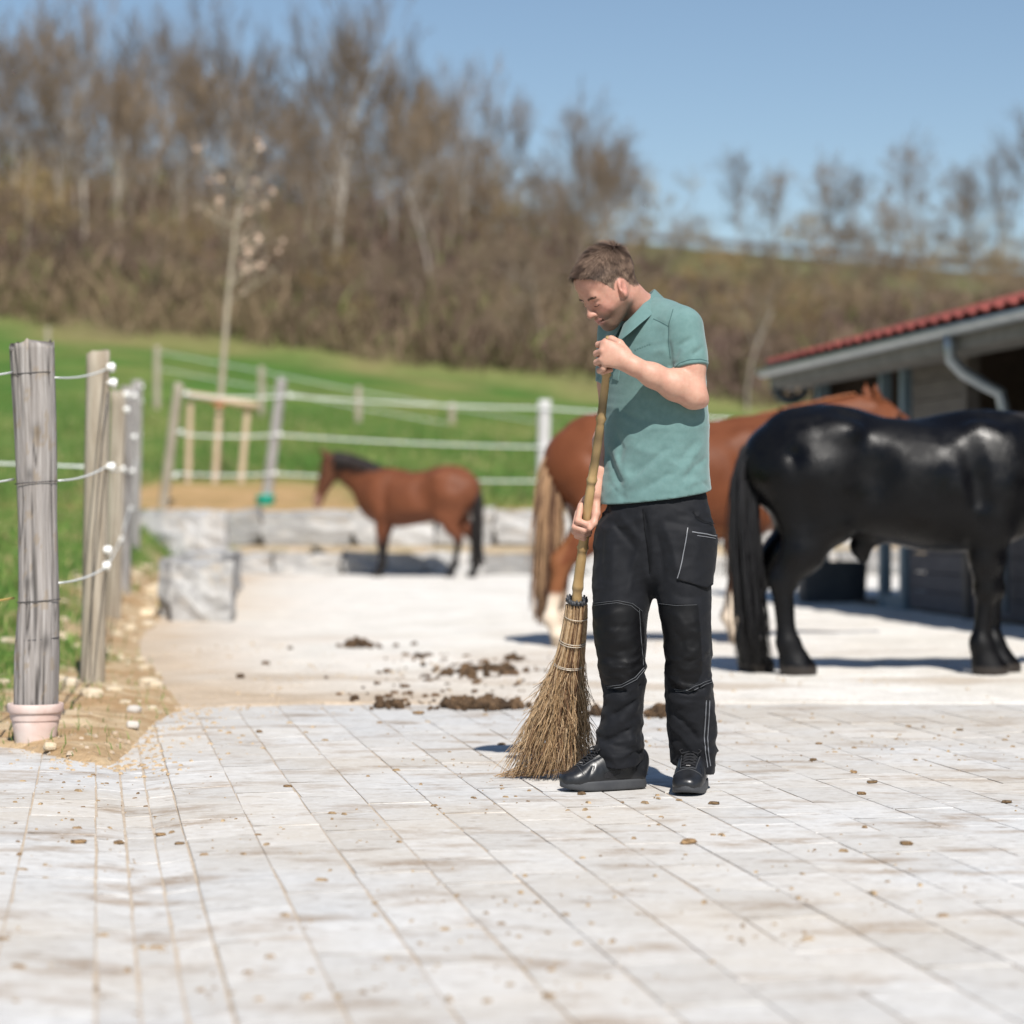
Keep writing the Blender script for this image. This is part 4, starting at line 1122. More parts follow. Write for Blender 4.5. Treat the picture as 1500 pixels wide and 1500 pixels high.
for i, (u, sc, k, lb) in enumerate([(1085, .50, 2, 'small bare tree on the right ridge left of the low gap'), (1132, .55, 0, 'small bare tree on the right ridge, second from the left'), (1215, .50, 2, 'bushy bare tree on the right ridge before the tall round one'), (1245, .58, 0, 'bare tree on the right ridge next to the tall round one'),
                              (1328, .78, 0, 'tallest round bare tree on the right ridge'), (1295, .42, 2, 'reddish low tree below the tallest tree on the right ridge'), (1385, .52, 2, 'bare tree right of the tallest tree on the ridge'), (1425, .60, 0, 'bare tree near the right end of the ridge'), (1468, .72, 0, 'bare tree at the right edge of the picture'), (1540, .8, 1, 'bare tree partly beyond the right edge')]):
    put_tree(u, 178 + 6 * rng.random(), k, sc * 1.25, lb, None, cm=mat_twigs2 if 'reddish' in lb else mat_twigs)
for i in range(14):
    u = 985 + 540 * (i + rng.random()) / 14
    put_tree(u, 170 + 18 * rng.random(), [2, 4, 0][i % 3], .55 + .3 * rng.random(), 'low bare tree along the guard rail on the right ridge', 'low trees along the right ridge')
RW = 'low bare bush on the right slope above the stable'
for i in range(40):
    u = 900 + 640 * (i + rng.random()) / 40; yy = 100 + 68 * rng.random()
    put_tree(u, yy, 4 if rng.random() < .7 else 2, .55 + .35 * rng.random(), RW, 'bushes on the right slope', name='bare_shrub', cm=mat_twigs2 if rng.random() < .3 else mat_twigs)
put_tree(1095, 96, 3, .62, 'bare tree with a straight trunk between the man and the stable', None, mat_bark_pale, rz=.9)
# thicket: a mass of thin stems nobody could count
r_ = np.random.default_rng(5)
ns = 3000; sy = 97 + 92 * r_.random(ns) ** 1.2; sx_ = r_.uniform(-.26, .26, ns) * sy
ok_ = ~((sy > 146) & (sx_ > 6) & (r_.random(ns) < .93)); sx_, sy = sx_[ok_], sy[ok_]; ns = len(sx_)
sh = (1.0 + 1.9 * r_.random(ns) ** 1.5) * np.where(sx_ > 8, .65, 1.0) * np.where((sy > 165) & (sx_ < 4), 1.7, 1.0)
K = 34; own = np.repeat(np.arange(ns), K); n = len(own)
lift = r_.random(n) * .75; lev = sh[own] * lift
ang_ = r_.uniform(0, 6.283, n); rad_ = sh[own] * .55 * np.sqrt(r_.random(n)) * (1 - .5 * lift)
xx = sx_[own] + np.cos(ang_) * rad_; yy = sy[own] + np.sin(ang_) * rad_
z = H(xx, yy) + lev; hgt = sh[own] * (.22 + .35 * r_.random(n)); ln = np.stack([np.cos(ang_), np.sin(ang_)], 1) * (hgt * .5)[:, None] + r_.normal(0, .40, (n, 2)) * hgt[:, None]
p = np.stack([xx, yy, z - .1], 1); a = r_.uniform(0, 3.14, n); sd_ = np.stack([np.cos(a), np.sin(a) * .4, a * 0], 1) * (.014 + .030 * r_.random(n))[:, None]
tp = p + np.concatenate([ln, hgt[:, None]], 1); md = (p + tp) / 2 + np.concatenate([ln * -.15, (hgt * .05)[:, None]], 1)
V_ = np.stack([p - sd_, p + sd_, md + sd_ * 1.3, md - sd_ * 1.3, tp], 1).reshape(-1, 3); b = (np.arange(n) * 5)[:, None]
F_ = np.concatenate([b + np.array([[0, 1, 2]]), b + np.array([[0, 2, 3]]), b + np.array([[3, 2, 4]])])
cn = fbm(np.stack([xx * .12, yy * .09, xx * 0], -1), 4, 55)[:, None]
t1 = np.clip((cn - .40) * 4, 0, 1); pal = np.array([.115, .078, .062]) * (1 - t1) + np.array([.190, .140, .088]) * t1
gr = (r_.random(n) < .10)[:, None]; pal = np.where(gr, np.array([.13, .15, .05]), pal) * (.7 + .6 * r_.random((n, 1)))
th = mesh_obj('thicket', V_, F_, M('thicket_stems', (1, 1, 1), rough=.9, attr=True, spec=.15), cols=np.repeat(pal, 5, 0))
tag(th, 'mass of brown leafless undergrowth covering the wooded slope', 'thicket', kind='stuff')
# road guard rail along the ridge
gr_e = empty('guard_rail', tuple([25.0, 188.0, float(H(25.0, 188.0))])); tag(gr_e, 'long grey guard rail along the road on the right ridge', 'guard rail')
mat_rail = M('galvanised_rail', (.16, .18, .20), rough=.7)
px_ = np.linspace(8, 48, 41); py_ = np.full(41, 187.5)
rp = np.array([(x, 187.5, float(H(x, 187.5)) + .75) for x in px_])
rp[:, 2] = np.convolve(np.pad(rp[:, 2], 3, 'edge'), np.ones(7) / 7, 'valid')
mb = MB()
for dz in (.12, -.12): mb.tube(rp + np.array([0, 0, dz]), .12, 5)
mb.build('beam', mat_rail, gr_e, smooth=True)
for x, y, zz in rp[::4]:
    mb = MB(); mb.box((x, y + .15, zz - .45), (.14, .1, 1.1)); mb.build('post', mat_rail, gr_e)
# young blossoming tree held by the stakes
YT = 41.15
b0 = on_ground(319, 700, 36.5); b0 = pix(318, 712, YT); b0[2] = float(H(b0[0], YT))
yt = empty('young_tree', tuple(b0)); tag(yt, 'slim young tree with a few pale blossoms tied to the wooden support', 'tree')
mb = MB(); tk = [b0 + np.array([0, 0, -.05]), pix(322, 600, YT), pix(328, 520, YT), pix(333, 450, YT), pix(340, 380, YT), pix(346, 320, YT), pix(352, 265, YT)]
mb.tube(tk, [.060, .055, .050, .044, .034, .022, .010], 8)
r_ = np.random.default_rng(12); tips = []
for k in range(16):
    t = .45 + .5 * r_.random(); i = t * 6; j = int(i); p0 = np.array(tk[j]) * (1 - i + j) + np.array(tk[min(j + 1, 6)]) * (i - j)
    d = np.array([r_.normal(0, .8), r_.normal(0, .8), .75]); d /= np.linalg.norm(d); L = .5 + .6 * r_.random()
    p1 = p0 + d * L * .5; p2 = p1 + (d + np.array([0, 0, .3]) + r_.normal(0, .2, 3)) * L * .5
    mb.tube([p0, p1, p2], [.018, .012, .005], 5); tips += [p1, p2, (p1 + p2) / 2]
    for _ in range(3):
        q0 = p1 + (p2 - p1) * r_.random(); q1 = q0 + r_.normal(0, .22, 3) + np.array([0, 0, .12]); mb.tube([q0, q1], [.008, .003], 4); tips.append(q1)
mb.build('trunk', M('young_bark', (.30, .255, .19), (.38, .33, .25), scale=8, rough=.85), yt, smooth=True)
mbl = MB(); cands = list(tips)
for k in range(42):
    c = cands[int(r_.integers(0, len(cands)))] + r_.normal(0, .05, 3); s_ = .020 + .022 * r_.random()
    for w in range(5):
        t = w * 1.2566 + r_.random(); d1 = np.array([math.cos(t), -.3, math.sin(t)]) * s_; d2 = np.array([math.cos(t + .5), -.3, math.sin(t + .5)]) * s_ * 1.1; d3 = np.array([math.cos(t - .5), -.3, math.sin(t - .5)]) * s_ * 1.1
        mbl.add([c, c + d3, c + d1 * 1.5, c + d2], [(0, 1, 2, 3)])
tag(mbl.build('blossoms', M('pale_blossom', (.52, .36, .27), (.62, .47, .37), scale=3, rough=.8, rand=.1), yt), kind='stuff')
# ============================================================ horses
def horse(name, label, origin, yaw, scale, cfg):
    """built in its own frame: x forward, y to its left, z up, withers about 1.5; then turned, scaled and set down"""
    s = SDF(); Ys = np.array([0, 1.0, 0])
    def sp(nodes, k=.06): s.spine([(np.array([x, 0, z]), ry, rz, Ys) for x, z, ry, rz in nodes], k=k, sub=3)
    sp([(-.80, 1.20, .10, .13), (-.70, 1.185, .21, .25), (-.52, 1.185, .275, .315), (-.28, 1.155, .285, .315), (0, 1.105, .30, .325), (.25, 1.085, .30, .345), (.48, 1.10, .255, .35), (.66, 1.12, .20, .30), (.78, 1.12, .13, .20)] if not cfg.get('stout') else [(-.80, 1.20, .10, .13), (-.70, 1.18, .22, .26), (-.52, 1.17, .29, .335), (-.28, 1.13, .305, .345), (0, 1.085, .325, .36), (.25, 1.065, .32, .375), (.48, 1.09, .275, .37), (.66, 1.11, .215, .315), (.78, 1.11, .14, .21)])
    s.ell((.40, 0, 1.40), (.26, .075, .085), k=.10)
    s.ell((-.45, 0, 1.42), (.26, .13, .09), k=.10)
    for sg in (-1, 1):
        s.ell((-.50, sg * .15, 1.18), (.24, .15, .27), k=.08)
        s.ell((.52, sg * .15, 1.10), (.16, .12, .29), k=.08)
        s.ell((.40, sg * .17, 1.22), (.13, .07, .20), k=.06)
        s.ell((-.36, sg * .22, 1.36), (.09, .05, .06), k=.08)
    for sg in (-1, 1):
        s.ell((-.19, sg * .33, 1.14), (.09, .06, .17), k=.12, op='s')
        s.cone((.33, sg * .315, 1.30), (.40, sg * .30, .98), .022, .03, k=.09, op='s')
        s.cone((-.64, sg * .285, 1.22), (-.57, sg * .245, .88), .020, .025, k=.08, op='s')
        for kx in range(5): s.cone((.22 - kx * .075, sg * .36, 1.18), (.17 - kx * .085, sg * .34, .92), .009, .008, k=.06, op='s')
    fore, hind = cfg['fore'], cfg['hind']
    th = cfg.get('thick', 1.0)
    for sg, dx in zip((1, -1), fore):
        y = sg * .15
        s.chain([((.50, y, 1.02), .13), ((.46, y, .84), .095 * th)], k=.06)
        s.chain([((.47, y, .86), .090 * th), ((.49 + dx * .5, y * .93, .66), .068 * th), ((.50 + dx * .62, y * .90, .50), .052 * th)], k=.05)
        s.ell((.505 + dx * .63, y * .90, .475), (.056 * th, .052 * th, .062), k=.03)
        s.chain([((.50 + dx * .66, y * .90, .44), .042 * th), ((.495 + dx * .95, y * .88, .20), .035 * th)], k=.03)
        s.ell((.50 + dx * .97, y * .88, .175), (.050 * th, .046 * th, .050), k=.03)
        s.chain([((.505 + dx, y * .88, .165), .038 * th), ((.545 + dx, y * .88, .085), .042 * th)], k=.03)
        s.chain([((.550 + dx, y * .88, .078), .048 * th), ((.575 + dx, y * .88, .025), .062 * th)], k=.012)
    for sg, dx in zip((1, -1), hind):
        y = sg * .145
        s.chain([((-.50, y, 1.10), .19), ((-.40, y * 1.1, .86), .125)], k=.08)
        s.chain([((-.66, y * .8, 1.10), .15), ((-.60, y, .82), .105)], k=.08)
        s.chain([((-.45, y, .86), .125), ((-.58 + dx * .4, y, .68), .080 * th), ((-.68 + dx * .6, y * .95, .545), .056 * th)], k=.06)
        s.ell((-.69 + dx * .6, y * .95, .52), (.062 * th, .048 * th, .065), k=.03)
        s.cone((-.725 + dx * .6, y * .95, .575), (-.60 + dx * .4, y, .72), .022, .03, k=.05)
        s.chain([((-.69 + dx * .62, y * .95, .47), .046 * th), ((-.665 + dx * .95, y * .93, .205), .038 * th)], k=.03)
        s.ell((-.66 + dx * .97, y * .93, .18), (.052 * th, .047 * th, .050), k=.03)
        s.chain([((-.655 + dx, y * .93, .17), .040 * th), ((-.61 + dx, y * .93, .088), .043 * th)], k=.03)
        s.chain([((-.605 + dx, y * .93, .078), .050 * th), ((-.580 + dx, y * .93, .025), .063 * th)], k=.012)
    if cfg.get('feather'):
        for sg, dx in zip((1, -1), fore): s.cone((.49 + dx, sg * .13, .20), (.53 + dx, sg * .13, .05), .050, .088, k=.03)
        for sg, dx in zip((1, -1), hind): s.cone((-.67 + dx, sg * .135, .24), (-.625 + dx, sg * .135, .05), .048, .090, k=.03)
    if cfg.get('sheath'): s.chain([((-.16, 0, .80), .07), ((-.24, 0, .72), .055), ((-.22, 0, .66), .035)], k=.04)
    # neck and head
    N = cfg['neck']          # list of (x, z, half width, half depth, y)
    s.spine([(np.array([x, y, z]), ry, rz, Ys) for x, z, ry, rz, y in N], k=.09, sub=3)
    hp, ha, hy = cfg['head']     # poll, pitch of the face line below horizontal, yaw
    f = np.array([math.cos(R(ha)) * math.cos(R(hy)), math.cos(R(ha)) * math.sin(R(hy)), -math.sin(R(ha))]); lat = np.array([-math.sin(R(hy)), math.cos(R(hy)), 0]); up = np.cross(f, lat)
    hp = np.array(hp, float); hs = cfg.get('head_s', 1.0)
    def h3(a, b, c): return hp + (f * a + lat * b + up * c) * hs
    s.spine([(h3(.0, 0, -.05), .085 * hs, .105 * hs, lat), (h3(.12, 0, -.07), .095 * hs, .125 * hs, lat), (h3(.26, 0, -.055), .080 * hs, .100 * hs, lat), (h3(.40, 0, -.04), .058 * hs, .070 * hs, lat), (h3(.50, 0, -.035), .060 * hs, .066 * hs, lat), (h3(.56, 0, -.045), .045 * hs, .048 * hs, lat)], k=.04, sub=3)
    for sg in (-1, 1):
        s.ell(h3(.14, sg * .075, -.015), (.03, .03, .03), k=.03)
        s.ell(h3(.08, sg * .055, -.11), (.075, .04, .075), k=.04)
        s.ell(h3(.535, sg * .045, -.02), (.022, .014, .016), k=.01, op='s')
        s.chain([(h3(-.03, sg * .06, .03), .032), (h3(-.065, sg * .072, .075), .028), (h3(-.09, sg * .075, .125), .010)], k=.02)
        s.ell(h3(-.055, sg * .083, .10), (.022, .020, .045), k=.01, op='s')
    s.noise(.0055, (5.5, 5.5, 5.5), 3, 2)
    V, F = s.mesh(cfg.get('h', .019))
    col = cfg['color'](V, rng)
    cs, sn = math.cos(yaw), math.sin(yaw)
    def W(P):
        P = np.asarray(P, float) * scale
        return np.stack([origin[0] + P[:, 0] * cs - P[:, 1] * sn, origin[1] + P[:, 0] * sn + P[:, 1] * cs, origin[2] + P[:, 2]], 1)
    mat = M(name + '_coat', (1, 1, 1), (.85, .82, .80), scale=7, rough=cfg['rough'], rough2=cfg.get('rough2'), bump=.22, bscale=60, bstretch=(1, 1, .35), attr=True, spec=cfg['spec'], coat=cfg.get('coat', 0), bdist=.012)
    o = mesh_obj(name, W(V), F, mat, smooth=True, cols=col)
    tag(o, label, 'horse')
    # tail and mane of strands
    def strands(part, rows, colf):
        mb = MB(); cc = []
        for pts, r0, r1 in rows:
            n0 = len(mb.v); mb.tube(W(pts), np.linspace(r0, r1, len(pts)) * scale, 5); cc += [colf()] * (len(mb.v) - n0)
        mesh_obj(part, mb.v, mb.f, M(name + '_' + part, (1, 1, 1), (.7, .7, .7), scale=20, stretch=(3, 3, .3), rough=.55, attr=True, spec=.35), o, smooth=True, cols=np.array(cc))
    r_ = np.random.default_rng(cfg['seed'])
    rows = []; T = np.array(cfg['tail'], float); tw = cfg['tail_w']
    for k in range(int(cfg.get('tail_n', 190) * 1.7)):
        a = r_.random() * 6.28; rr = math.sqrt(r_.random()); m = len(T); t = np.arange(m) / (m - 1)
        w = np.interp(t, [0, .15, .55, .9, 1], [.35, .75, 1.0, .8, .5]); ln = 1 - .45 * r_.random() ** 2
        pts = np.stack([np.interp(t * ln, t, T[:, i]) for i in range(3)], 1)
        pts[:, 0] += math.cos(a) * rr * tw * .7 * w; pts[:, 1] += math.sin(a) * rr * tw * w; pts += np.cumsum(r_.normal(0, .007, pts.shape), 0)
        pts[:, 2] = np.maximum(pts[:, 2], .02)
        pts[:, :2] += r_.normal(0, .012, (1, 2)) * np.linspace(0, 1.6, m)[:, None] ** 2
        rows.append((pts, .0085, .0022))
    strands('tail', rows, lambda: cfg['tail_col'](r_))
    rows = []; nn = np.array([(x, y, z, rz) for x, z, ry, rz, y in N])
    side = cfg['mane_side']
    for k in range(170):
        t = r_.random() * (len(nn) - 1.001); i = int(t); fr = t - i; c = nn[i] * (1 - fr) + nn[i + 1] * fr
        tang = nn[min(i + 1, len(nn) - 1)][:3] - nn[i][:3]; tang /= np.linalg.norm(tang) + 1e-9; upn = np.array([0, 0, 1.0]) - tang * tang[2]; upn /= np.linalg.norm(upn)
        crest = c[:3] + upn * (c[3] + .012); L = cfg['mane_len'] * (.6 + .5 * r_.random()); jx = r_.normal(0, .05)
        pts = [crest, crest + np.array([jx * .3, side * .06, .004]), crest + np.array([jx * .6, side * .115, -L * .45]), crest + np.array([jx, side * .125, -L])]
        rows.append((np.array(pts), .013, .004))
    for k in range(24):      # forelock
        p0 = h3(-.02, r_.normal(0, .02), .045); rows.append((np.array([p0, p0 + f * .08 + up * .02, p0 + f * (.16 + .06 * r_.random()) + lat * r_.normal(0, .03) - up * .01]), .010, .003))
    strands('mane', rows, lambda: cfg['mane_col'](r_))
    for sg in (-1, 1):
        mb = MB(); c = h3(.145, sg * .094, -.012); bm = bmesh.new(); bmesh.ops.create_uvsphere(bm, u_segments=10, v_segments=8, radius=.02)
        vv = W(np.array([np.array(v.co) for v in bm.verts]) + c); ff = [tuple(v.index for v in fa.verts) for fa in bm.faces]; bm.free()
        mesh_obj('eye', vv, ff, M('horse_eye', (.012, .008, .006), rough=.1), o, smooth=True)
    return o

def col_black(V, r_):
    n = fbm(V * 3, 3, 4)[:, None]
    c = np.array([.0028, .0028, .0036]) * (.8 + .5 * n)
    hoof = (V[:, 2] < .055)[:, None]
    return np.where(hoof, np.array([.035, .030, .027]), c)
def col_bay(V, r_):
    n = fbm(V * 4, 3, 6)[:, None]
    c = np.array([.145, .050, .023]) * (.75 + .5 * n)
    leg = np.clip((.60 - V[:, 2]) / .18, 0, 1)[:, None]; c = c * (1 - leg) + np.array([.014, .012, .012]) * leg
    mz = (np.clip((V[:, 0] - 1.42) / .04, 0, 1) * np.clip((1.16 - V[:, 2]) / .05, 0, 1))[:, None]
    hx = np.clip((V[:, 0] - .92) / .2, 0, 1)[:, None]; c = c * (1 - .55 * hx) + np.array([.07, .035, .022]) * .55 * hx
    return c * (1 - mz) + np.array([.34, .20, .15]) * mz
def col_chest(V, r_):
    n = fbm(V * 3, 3, 8)[:, None]
    c = np.array([.150, .050, .022]) * (.78 + .45 * n)
    belly = np.clip((.92 - V[:, 2]) / .2, 0, 1)[:, None] * (np.abs(V[:, 1:2]) < .2); c = c * (1 - .25 * belly) + np.array([.36, .17, .07]) * .25 * belly
    sock = np.clip((.36 + .05 * (fbm(V * 12, 2, 9) - .5) - V[:, 2]) / .04, 0, 1)[:, None]; c = c * (1 - sock) + np.array([.66, .56, .45]) * sock
    hoof = (V[:, 2] < .06)[:, None]; return np.where(hoof, np.array([.34, .27, .20]), c)

# black horse, side on, facing right
g0 = ground_pt(1172, 990); SB = .955
bo = np.array([g0[0] + .60 * SB, g0[1] + .13, .004])
horse('black_horse', 'glossy black horse with long tail and feathered feet in front of the stable', bo, R(-2), SB, dict(
    seed=3, fore=(.035, -.08), hind=(-.22, .0), thick=1.36, stout=True, feather=True, sheath=True, color=col_black, rough=.24, rough2=.58, spec=.21, coat=.0,
    neck=[(.56, 1.16, .17, .29, 0), (.80, 1.25, .125, .23, 0), (1.05, 1.36, .10, .18, 0), (1.25, 1.46, .085, .135, 0)], head=((1.32, 0, 1.53), 40, 0),
    tail=[(-.78, 0, 1.34), (-.86, 0, 1.27), (-.90, 0, 1.10), (-.90, 0, .85), (-.885, 0, .55), (-.86, 0, .28), (-.84, 0, .06)], tail_w=.098, tail_n=300,
    tail_col=lambda r: np.array([.012, .0115, .013]) * (.6 + .9 * r.random()), mane_col=lambda r: np.array([.014, .013, .015]) * (.7 + .8 * r.random()), mane_side=-1, mane_len=.42))
# chestnut horse behind it, facing right, rump towards us
g0 = ground_pt(834, 947); SC = 1.005
yawc = R(9)
co = np.array([g0[0] + .75 * math.cos(yawc) * SC, g0[1] + .60 * math.sin(yawc) + .14, .004])
horse('chestnut_horse', 'chestnut horse with blond tail and white socks half hidden behind the man', co, yawc, SC, dict(
    seed=8, fore=(-.15, -.20), hind=(-.13, -.24), thick=1.12, stout=True, color=col_chest, rough=.52, spec=.16,
    neck=[(.54, 1.22, .165, .28, 0), (.78, 1.34, .12, .22, 0), (1.02, 1.43, .10, .18, 0), (1.25, 1.52, .085, .14, 0)], head=((1.33, 0, 1.585), 26, 12),
    tail=[(-.78, 0, 1.33), (-.84, 0, 1.25), (-.87, 0, 1.05), (-.885, 0, .80), (-.89, 0, .50), (-.90, 0, .28), (-.90, 0, .15)], tail_w=.10, tail_n=220,
    tail_col=lambda r: (np.array([.44, .27, .15]) * (.6 + .7 * r.random()) if r.random() < .65 else np.array([.10, .045, .028])), mane_col=lambda r: np.array([.25, .085, .03]) * (.7 + .5 * r.random()), mane_side=1, mane_len=.22))
# small bay horse in the background, facing left
SY = .98; yawb = R(180 - 20)
fb = ground_pt(605, 846)
horse('bay_horse', 'bay horse with black mane and legs standing before the stone walls', np.array([fb[0] + .06, fb[1], .004]), yawb, SY, dict(
    seed=5, h=.024, fore=(-.02, .06), hind=(.06, -.16), thick=1.12, stout=True, color=col_bay, rough=.52, spec=.2,
    head_s=1.16, neck=[(.56, 1.20, .165, .30, 0), (.82, 1.36, .125, .25, 0), (1.06, 1.49, .10, .20, 0), (1.26, 1.58, .09, .15, 0)], head=((1.34, 0, 1.63), 72, 8),
    tail=[(-.80, 0, 1.33), (-.87, 0, 1.22), (-.885, 0, 1.0), (-.88, 0, .75), (-.87, 0, .45), (-.86, 0, .22), (-.86, 0, .12)], tail_w=.085, tail_n=120,
    tail_col=lambda r: np.array([.020, .016, .015]) * (.7 + .8 * r.random()), mane_col=lambda r: np.array([.018, .013, .012]) * (.7 + .8 * r.random()), mane_side=1, mane_len=.24))
# ============================================================ the man with the broom
YB = 7.65
def q(u, v, dy=0.0): return pix(u, v, YB + dy)
def yaw_l(deg): return np.array([math.cos(R(deg)), -math.sin(R(deg)), 0.0])     # towards his left
def yaw_f(deg): return np.array([-math.sin(R(deg)), -math.cos(R(deg)), 0.0])    # forwards

def trace(sd, u, v, y0=6.9, y1=8.2):
    d = pix(u, v, 1.0); o = np.array([0, 0, CAM_H]); d = d - o
    t = y0
    for _ in range(80):
        P = o + d * t
        x = sd.ev(P[None, :])[0]
        if x < 0.0006: break
        t += max(x * 0.8, 0.0005)
        if t > y1: return None
    return o + d * t

def fold_px(sd, base, pts, amp, w):
    tr = [trace(base, *p) for p in pts]
    tr = [t for t in tr if t is not None]
    if len(tr) >= 2: sd.fold(tr, amp, w)

# ---- head frame
HYAW, HPITCH, HROLL = 62.0, 40.0, 0.0
HC = q(892.0, 420, -0.10)
_f0 = yaw_f(HYAW); _l0 = yaw_l(HYAW); _z = np.array([0, 0, 1.0])
HF = math.cos(R(HPITCH)) * _f0 - math.sin(R(HPITCH)) * _z
HU = math.sin(R(HPITCH)) * _f0 + math.cos(R(HPITCH)) * _z
HL = _l0
HS = 0.97
HR = np.stack([HL, HF, HU], 1)
def hd(l, f, u): return HC + HS * (l * HL + f * HF + u * HU)
def hell(sd, c, r, k, op='u', tilt=None):
    Rm = HR if tilt is None else HR @ tilt
    sd.ell(hd(*c), np.array(r) * HS, Rm, k, op)
def hcone(sd, a, b, r1, r2, k, op='u'): sd.cone(hd(*a), hd(*b), r1 * HS, r2 * HS, k, op)

body = SDF()
# torso under the shirt, legs under the trousers
def torso_nodes(grow=0.0, hem=False):
    t = [((961, 742, 0.0), .178, .128, 20), ((962, 690, 0.0), .170, .122, 27), ((962, 640, 0.0), .172, .118, 33), ((960, 580, -0.005), .176, .121, 40),
         ((956, 520, -0.01), .180, .124, 46), ((951, 490, -0.005), .158, .098, 50), ((948, 474, 0.0), .105, .060, 50)]
    return [(q(*p), a + grow, b + grow, yaw_l(y)) for p, a, b, y in t]
SL = q(1002, 480, -0.13); EL = q(1016, 579, -0.165); WL = q(930, 537, -0.225)
SR = q(903, 484, 0.125); ER = q(896, 612, 0.12); WR = q(873, 722, 0.030)
body.spine(torso_nodes(-0.02), k=0.03)
for hip, knee, ank, foot in (((925, 780, .03), (909, 945, -.03), (915, 1085, .04), (912, 1120, 0.03)), ((1000, 780, -.03), (1008, 945, -.07), (1018, 1090, .05), (1017, 1125, .03))):
    body.chain([(q(*hip), .075), (q(*knee), .05), (q(*ank), .036), (q(*foot), .028)], k=0.02)
# left arm
body.chain([(SL, .058), (SL * .45 + EL * .55, .0485), (EL, .040)], k=0.02)
body.ell(q(1030, 588, -0.148), (.015, .018, .016), k=0.03)
fm = EL * .68 + WL * .32; fm2 = EL * .3 + WL * .7
body.chain([(EL + np.array([-.004, 0, 0.0]), .038), (fm + np.array([0, 0, .002]), .0435), (fm2, .0345), (WL, .0275)], k=0.025)
body.chain([(WL, .0275), (q(916, 529, -.226), .028)], k=0.015)
# left fist
ang = np.array([0.0, 0.0, 1.0])
sidev = q(890, 500, 0) - q(884, 540, 0); sidev = sidev / np.linalg.norm(sidev)
body.spine([(q(924, 534, -.226), .026, .017, sidev), (q(907, 524, -.230), .036, .0175, sidev), (q(890, 518, -.229), .042, .016, sidev), (q(884, 518, -.226), .040, .012, sidev)], k=0.012)
LF = [[(887, 502, -.226), (876.5, 505, -.198), (881, 507, -.168), (895, 506, -.172)],
      [(883, 514, -.230), (873.5, 518, -.200), (879, 520, -.168), (895, 519, -.172)],
      [(882, 527, -.227), (874, 531, -.198), (880, 533, -.168), (895, 531, -.172)],
      [(884, 540, -.220), (878, 543, -.196), (883, 545, -.170), (895, 542, -.174)]]
for i, fch in enumerate(LF):
    rr = [.0112, .0100, .0095, .0085] if i < 3 else [.0098, .0088, .0082, .0075]
    body.chain([(q(*p), r) for p, r in zip(fch, rr)], k=0.0045)
body.chain([(q(918, 519, -.215), .018), (q(907, 504, -.208), .0145), (q(896, 497, -.194), .0118), (q(886, 500, -.180), .0098)], k=0.006)
# right arm
body.chain([(SR, .056), (SR * .4 + ER * .6, .049), (ER, .042)], k=0.02)
body.chain([(ER, .042), (ER * .68 + WR * .32, .042), (ER * .3 + WR * .7, .033), (WR, .026)], k=0.02)
# right fist
sv2 = np.array([.75, -.25, .1]); sv2 /= np.linalg.norm(sv2)
body.spine([(q(872, 726, 0.030), .027, .018, sv2), (q(863, 744, 0.050), .038, .017, sv2), (q(859, 762, 0.060), .040, .016, sv2)], k=0.012)
RF = [[(851, 741, 0.028), (846.5, 763, -0.006), (859, 768, -0.006), (868, 765, 0.012)],
      [(847, 751, 0.038), (842, 772, 0.004), (856, 777, 0.002), (866, 774, 0.022)],
      [(845, 759, 0.050), (842, 779, 0.020), (854, 784, 0.017), (864, 780, 0.034)],
      [(846, 766, 0.062), (845, 785, 0.036), (855, 789, 0.036), (863, 784, 0.048)]]
for i, fch in enumerate(RF):
    rr = [.0112, .0102, .0095, .0085] if i < 3 else [.0098, .0088, .0082, .0075]
    body.chain([(q(*p), r) for p, r in zip(fch, rr)], k=0.0045)
body.chain([(q(873, 734, 0.026), .017), (q(873, 752, 0.008), .0138), (q(870, 766, -0.002), .0115), (q(864, 774, -0.008), .0095)], k=0.006)
# neck and head
NB = q(942, 466, 0.005)
body.chain([(NB, .066), (hd(0, -.030, -.055), .056)], k=0.03)
body.cone(q(985, 470, -.085), q(950, 460, 0.0), .030, .040, k=0.05)
hell(body, (0, -.020, .040), (.0765, .098, .088), .03)
hell(body, (0, .042, .050), (.0615, .052, .056), .03)
hell(body, (0, .040, -.028), (.0575, .052, .074), .03)
for sg in (-1, 1):
    hcone(body, (sg * .053, .010, -.050), (sg * .022, .070, -.090), .021, .019, .03)
    hell(body, (sg * .038, .058, -.026), (.025, .026, .026), .025)
    hell(body, (sg * .060, .012, -.004), (.014, .04, .03), .02)
hell(body, (0, .082, -.094), (.021, .018, .017), .02)
hcone(body, (-.036, .079, .018), (.036, .079, .018), .013, .013, .018)
for sg in (-1, 1):
    hell(body, (sg * .030, .100, -.002), (.0185, .0165, .0140), .012, 's')
    hell(body, (sg * .031, .0805, -.005), (.0155, .0135, .0125), .004)
    hcone(body, (sg * .017, .0895, -.0085), (sg * .045, .083, -.009), .0034, .003, .003)        # lower edge of the lowered lid
hcone(body, (0, .090, .008), (0, .1115, -.026), .0085, .0105, .014)
hell(body, (0, .1145, -.030), (.0115, .0105, .0095), .008)
for sg in (-1, 1):
    hell(body, (sg * .0125, .1015, -.034), (.0078, .0105, .0075), .007)
    hell(body, (sg * .0075, .107, -.043), (.0040, .0065, .0045), .003, 's')
hell(body, (0, .086, -.062), (.026, .017, .020), .018)
hell(body, (0, .1005, -.0565), (.021, .0065, .0062), .006)
hell(body, (0, .0985, -.0690), (.018, .0065, .0066), .006)
hcone(body, (-.024, .094, -.0625), (.024, .094, -.0625), .0026, .0026, .004, 's')
hcone(body, (0, .104, -.0625), (.018, .099, -.0625), .0022, .0022, .003, 's')
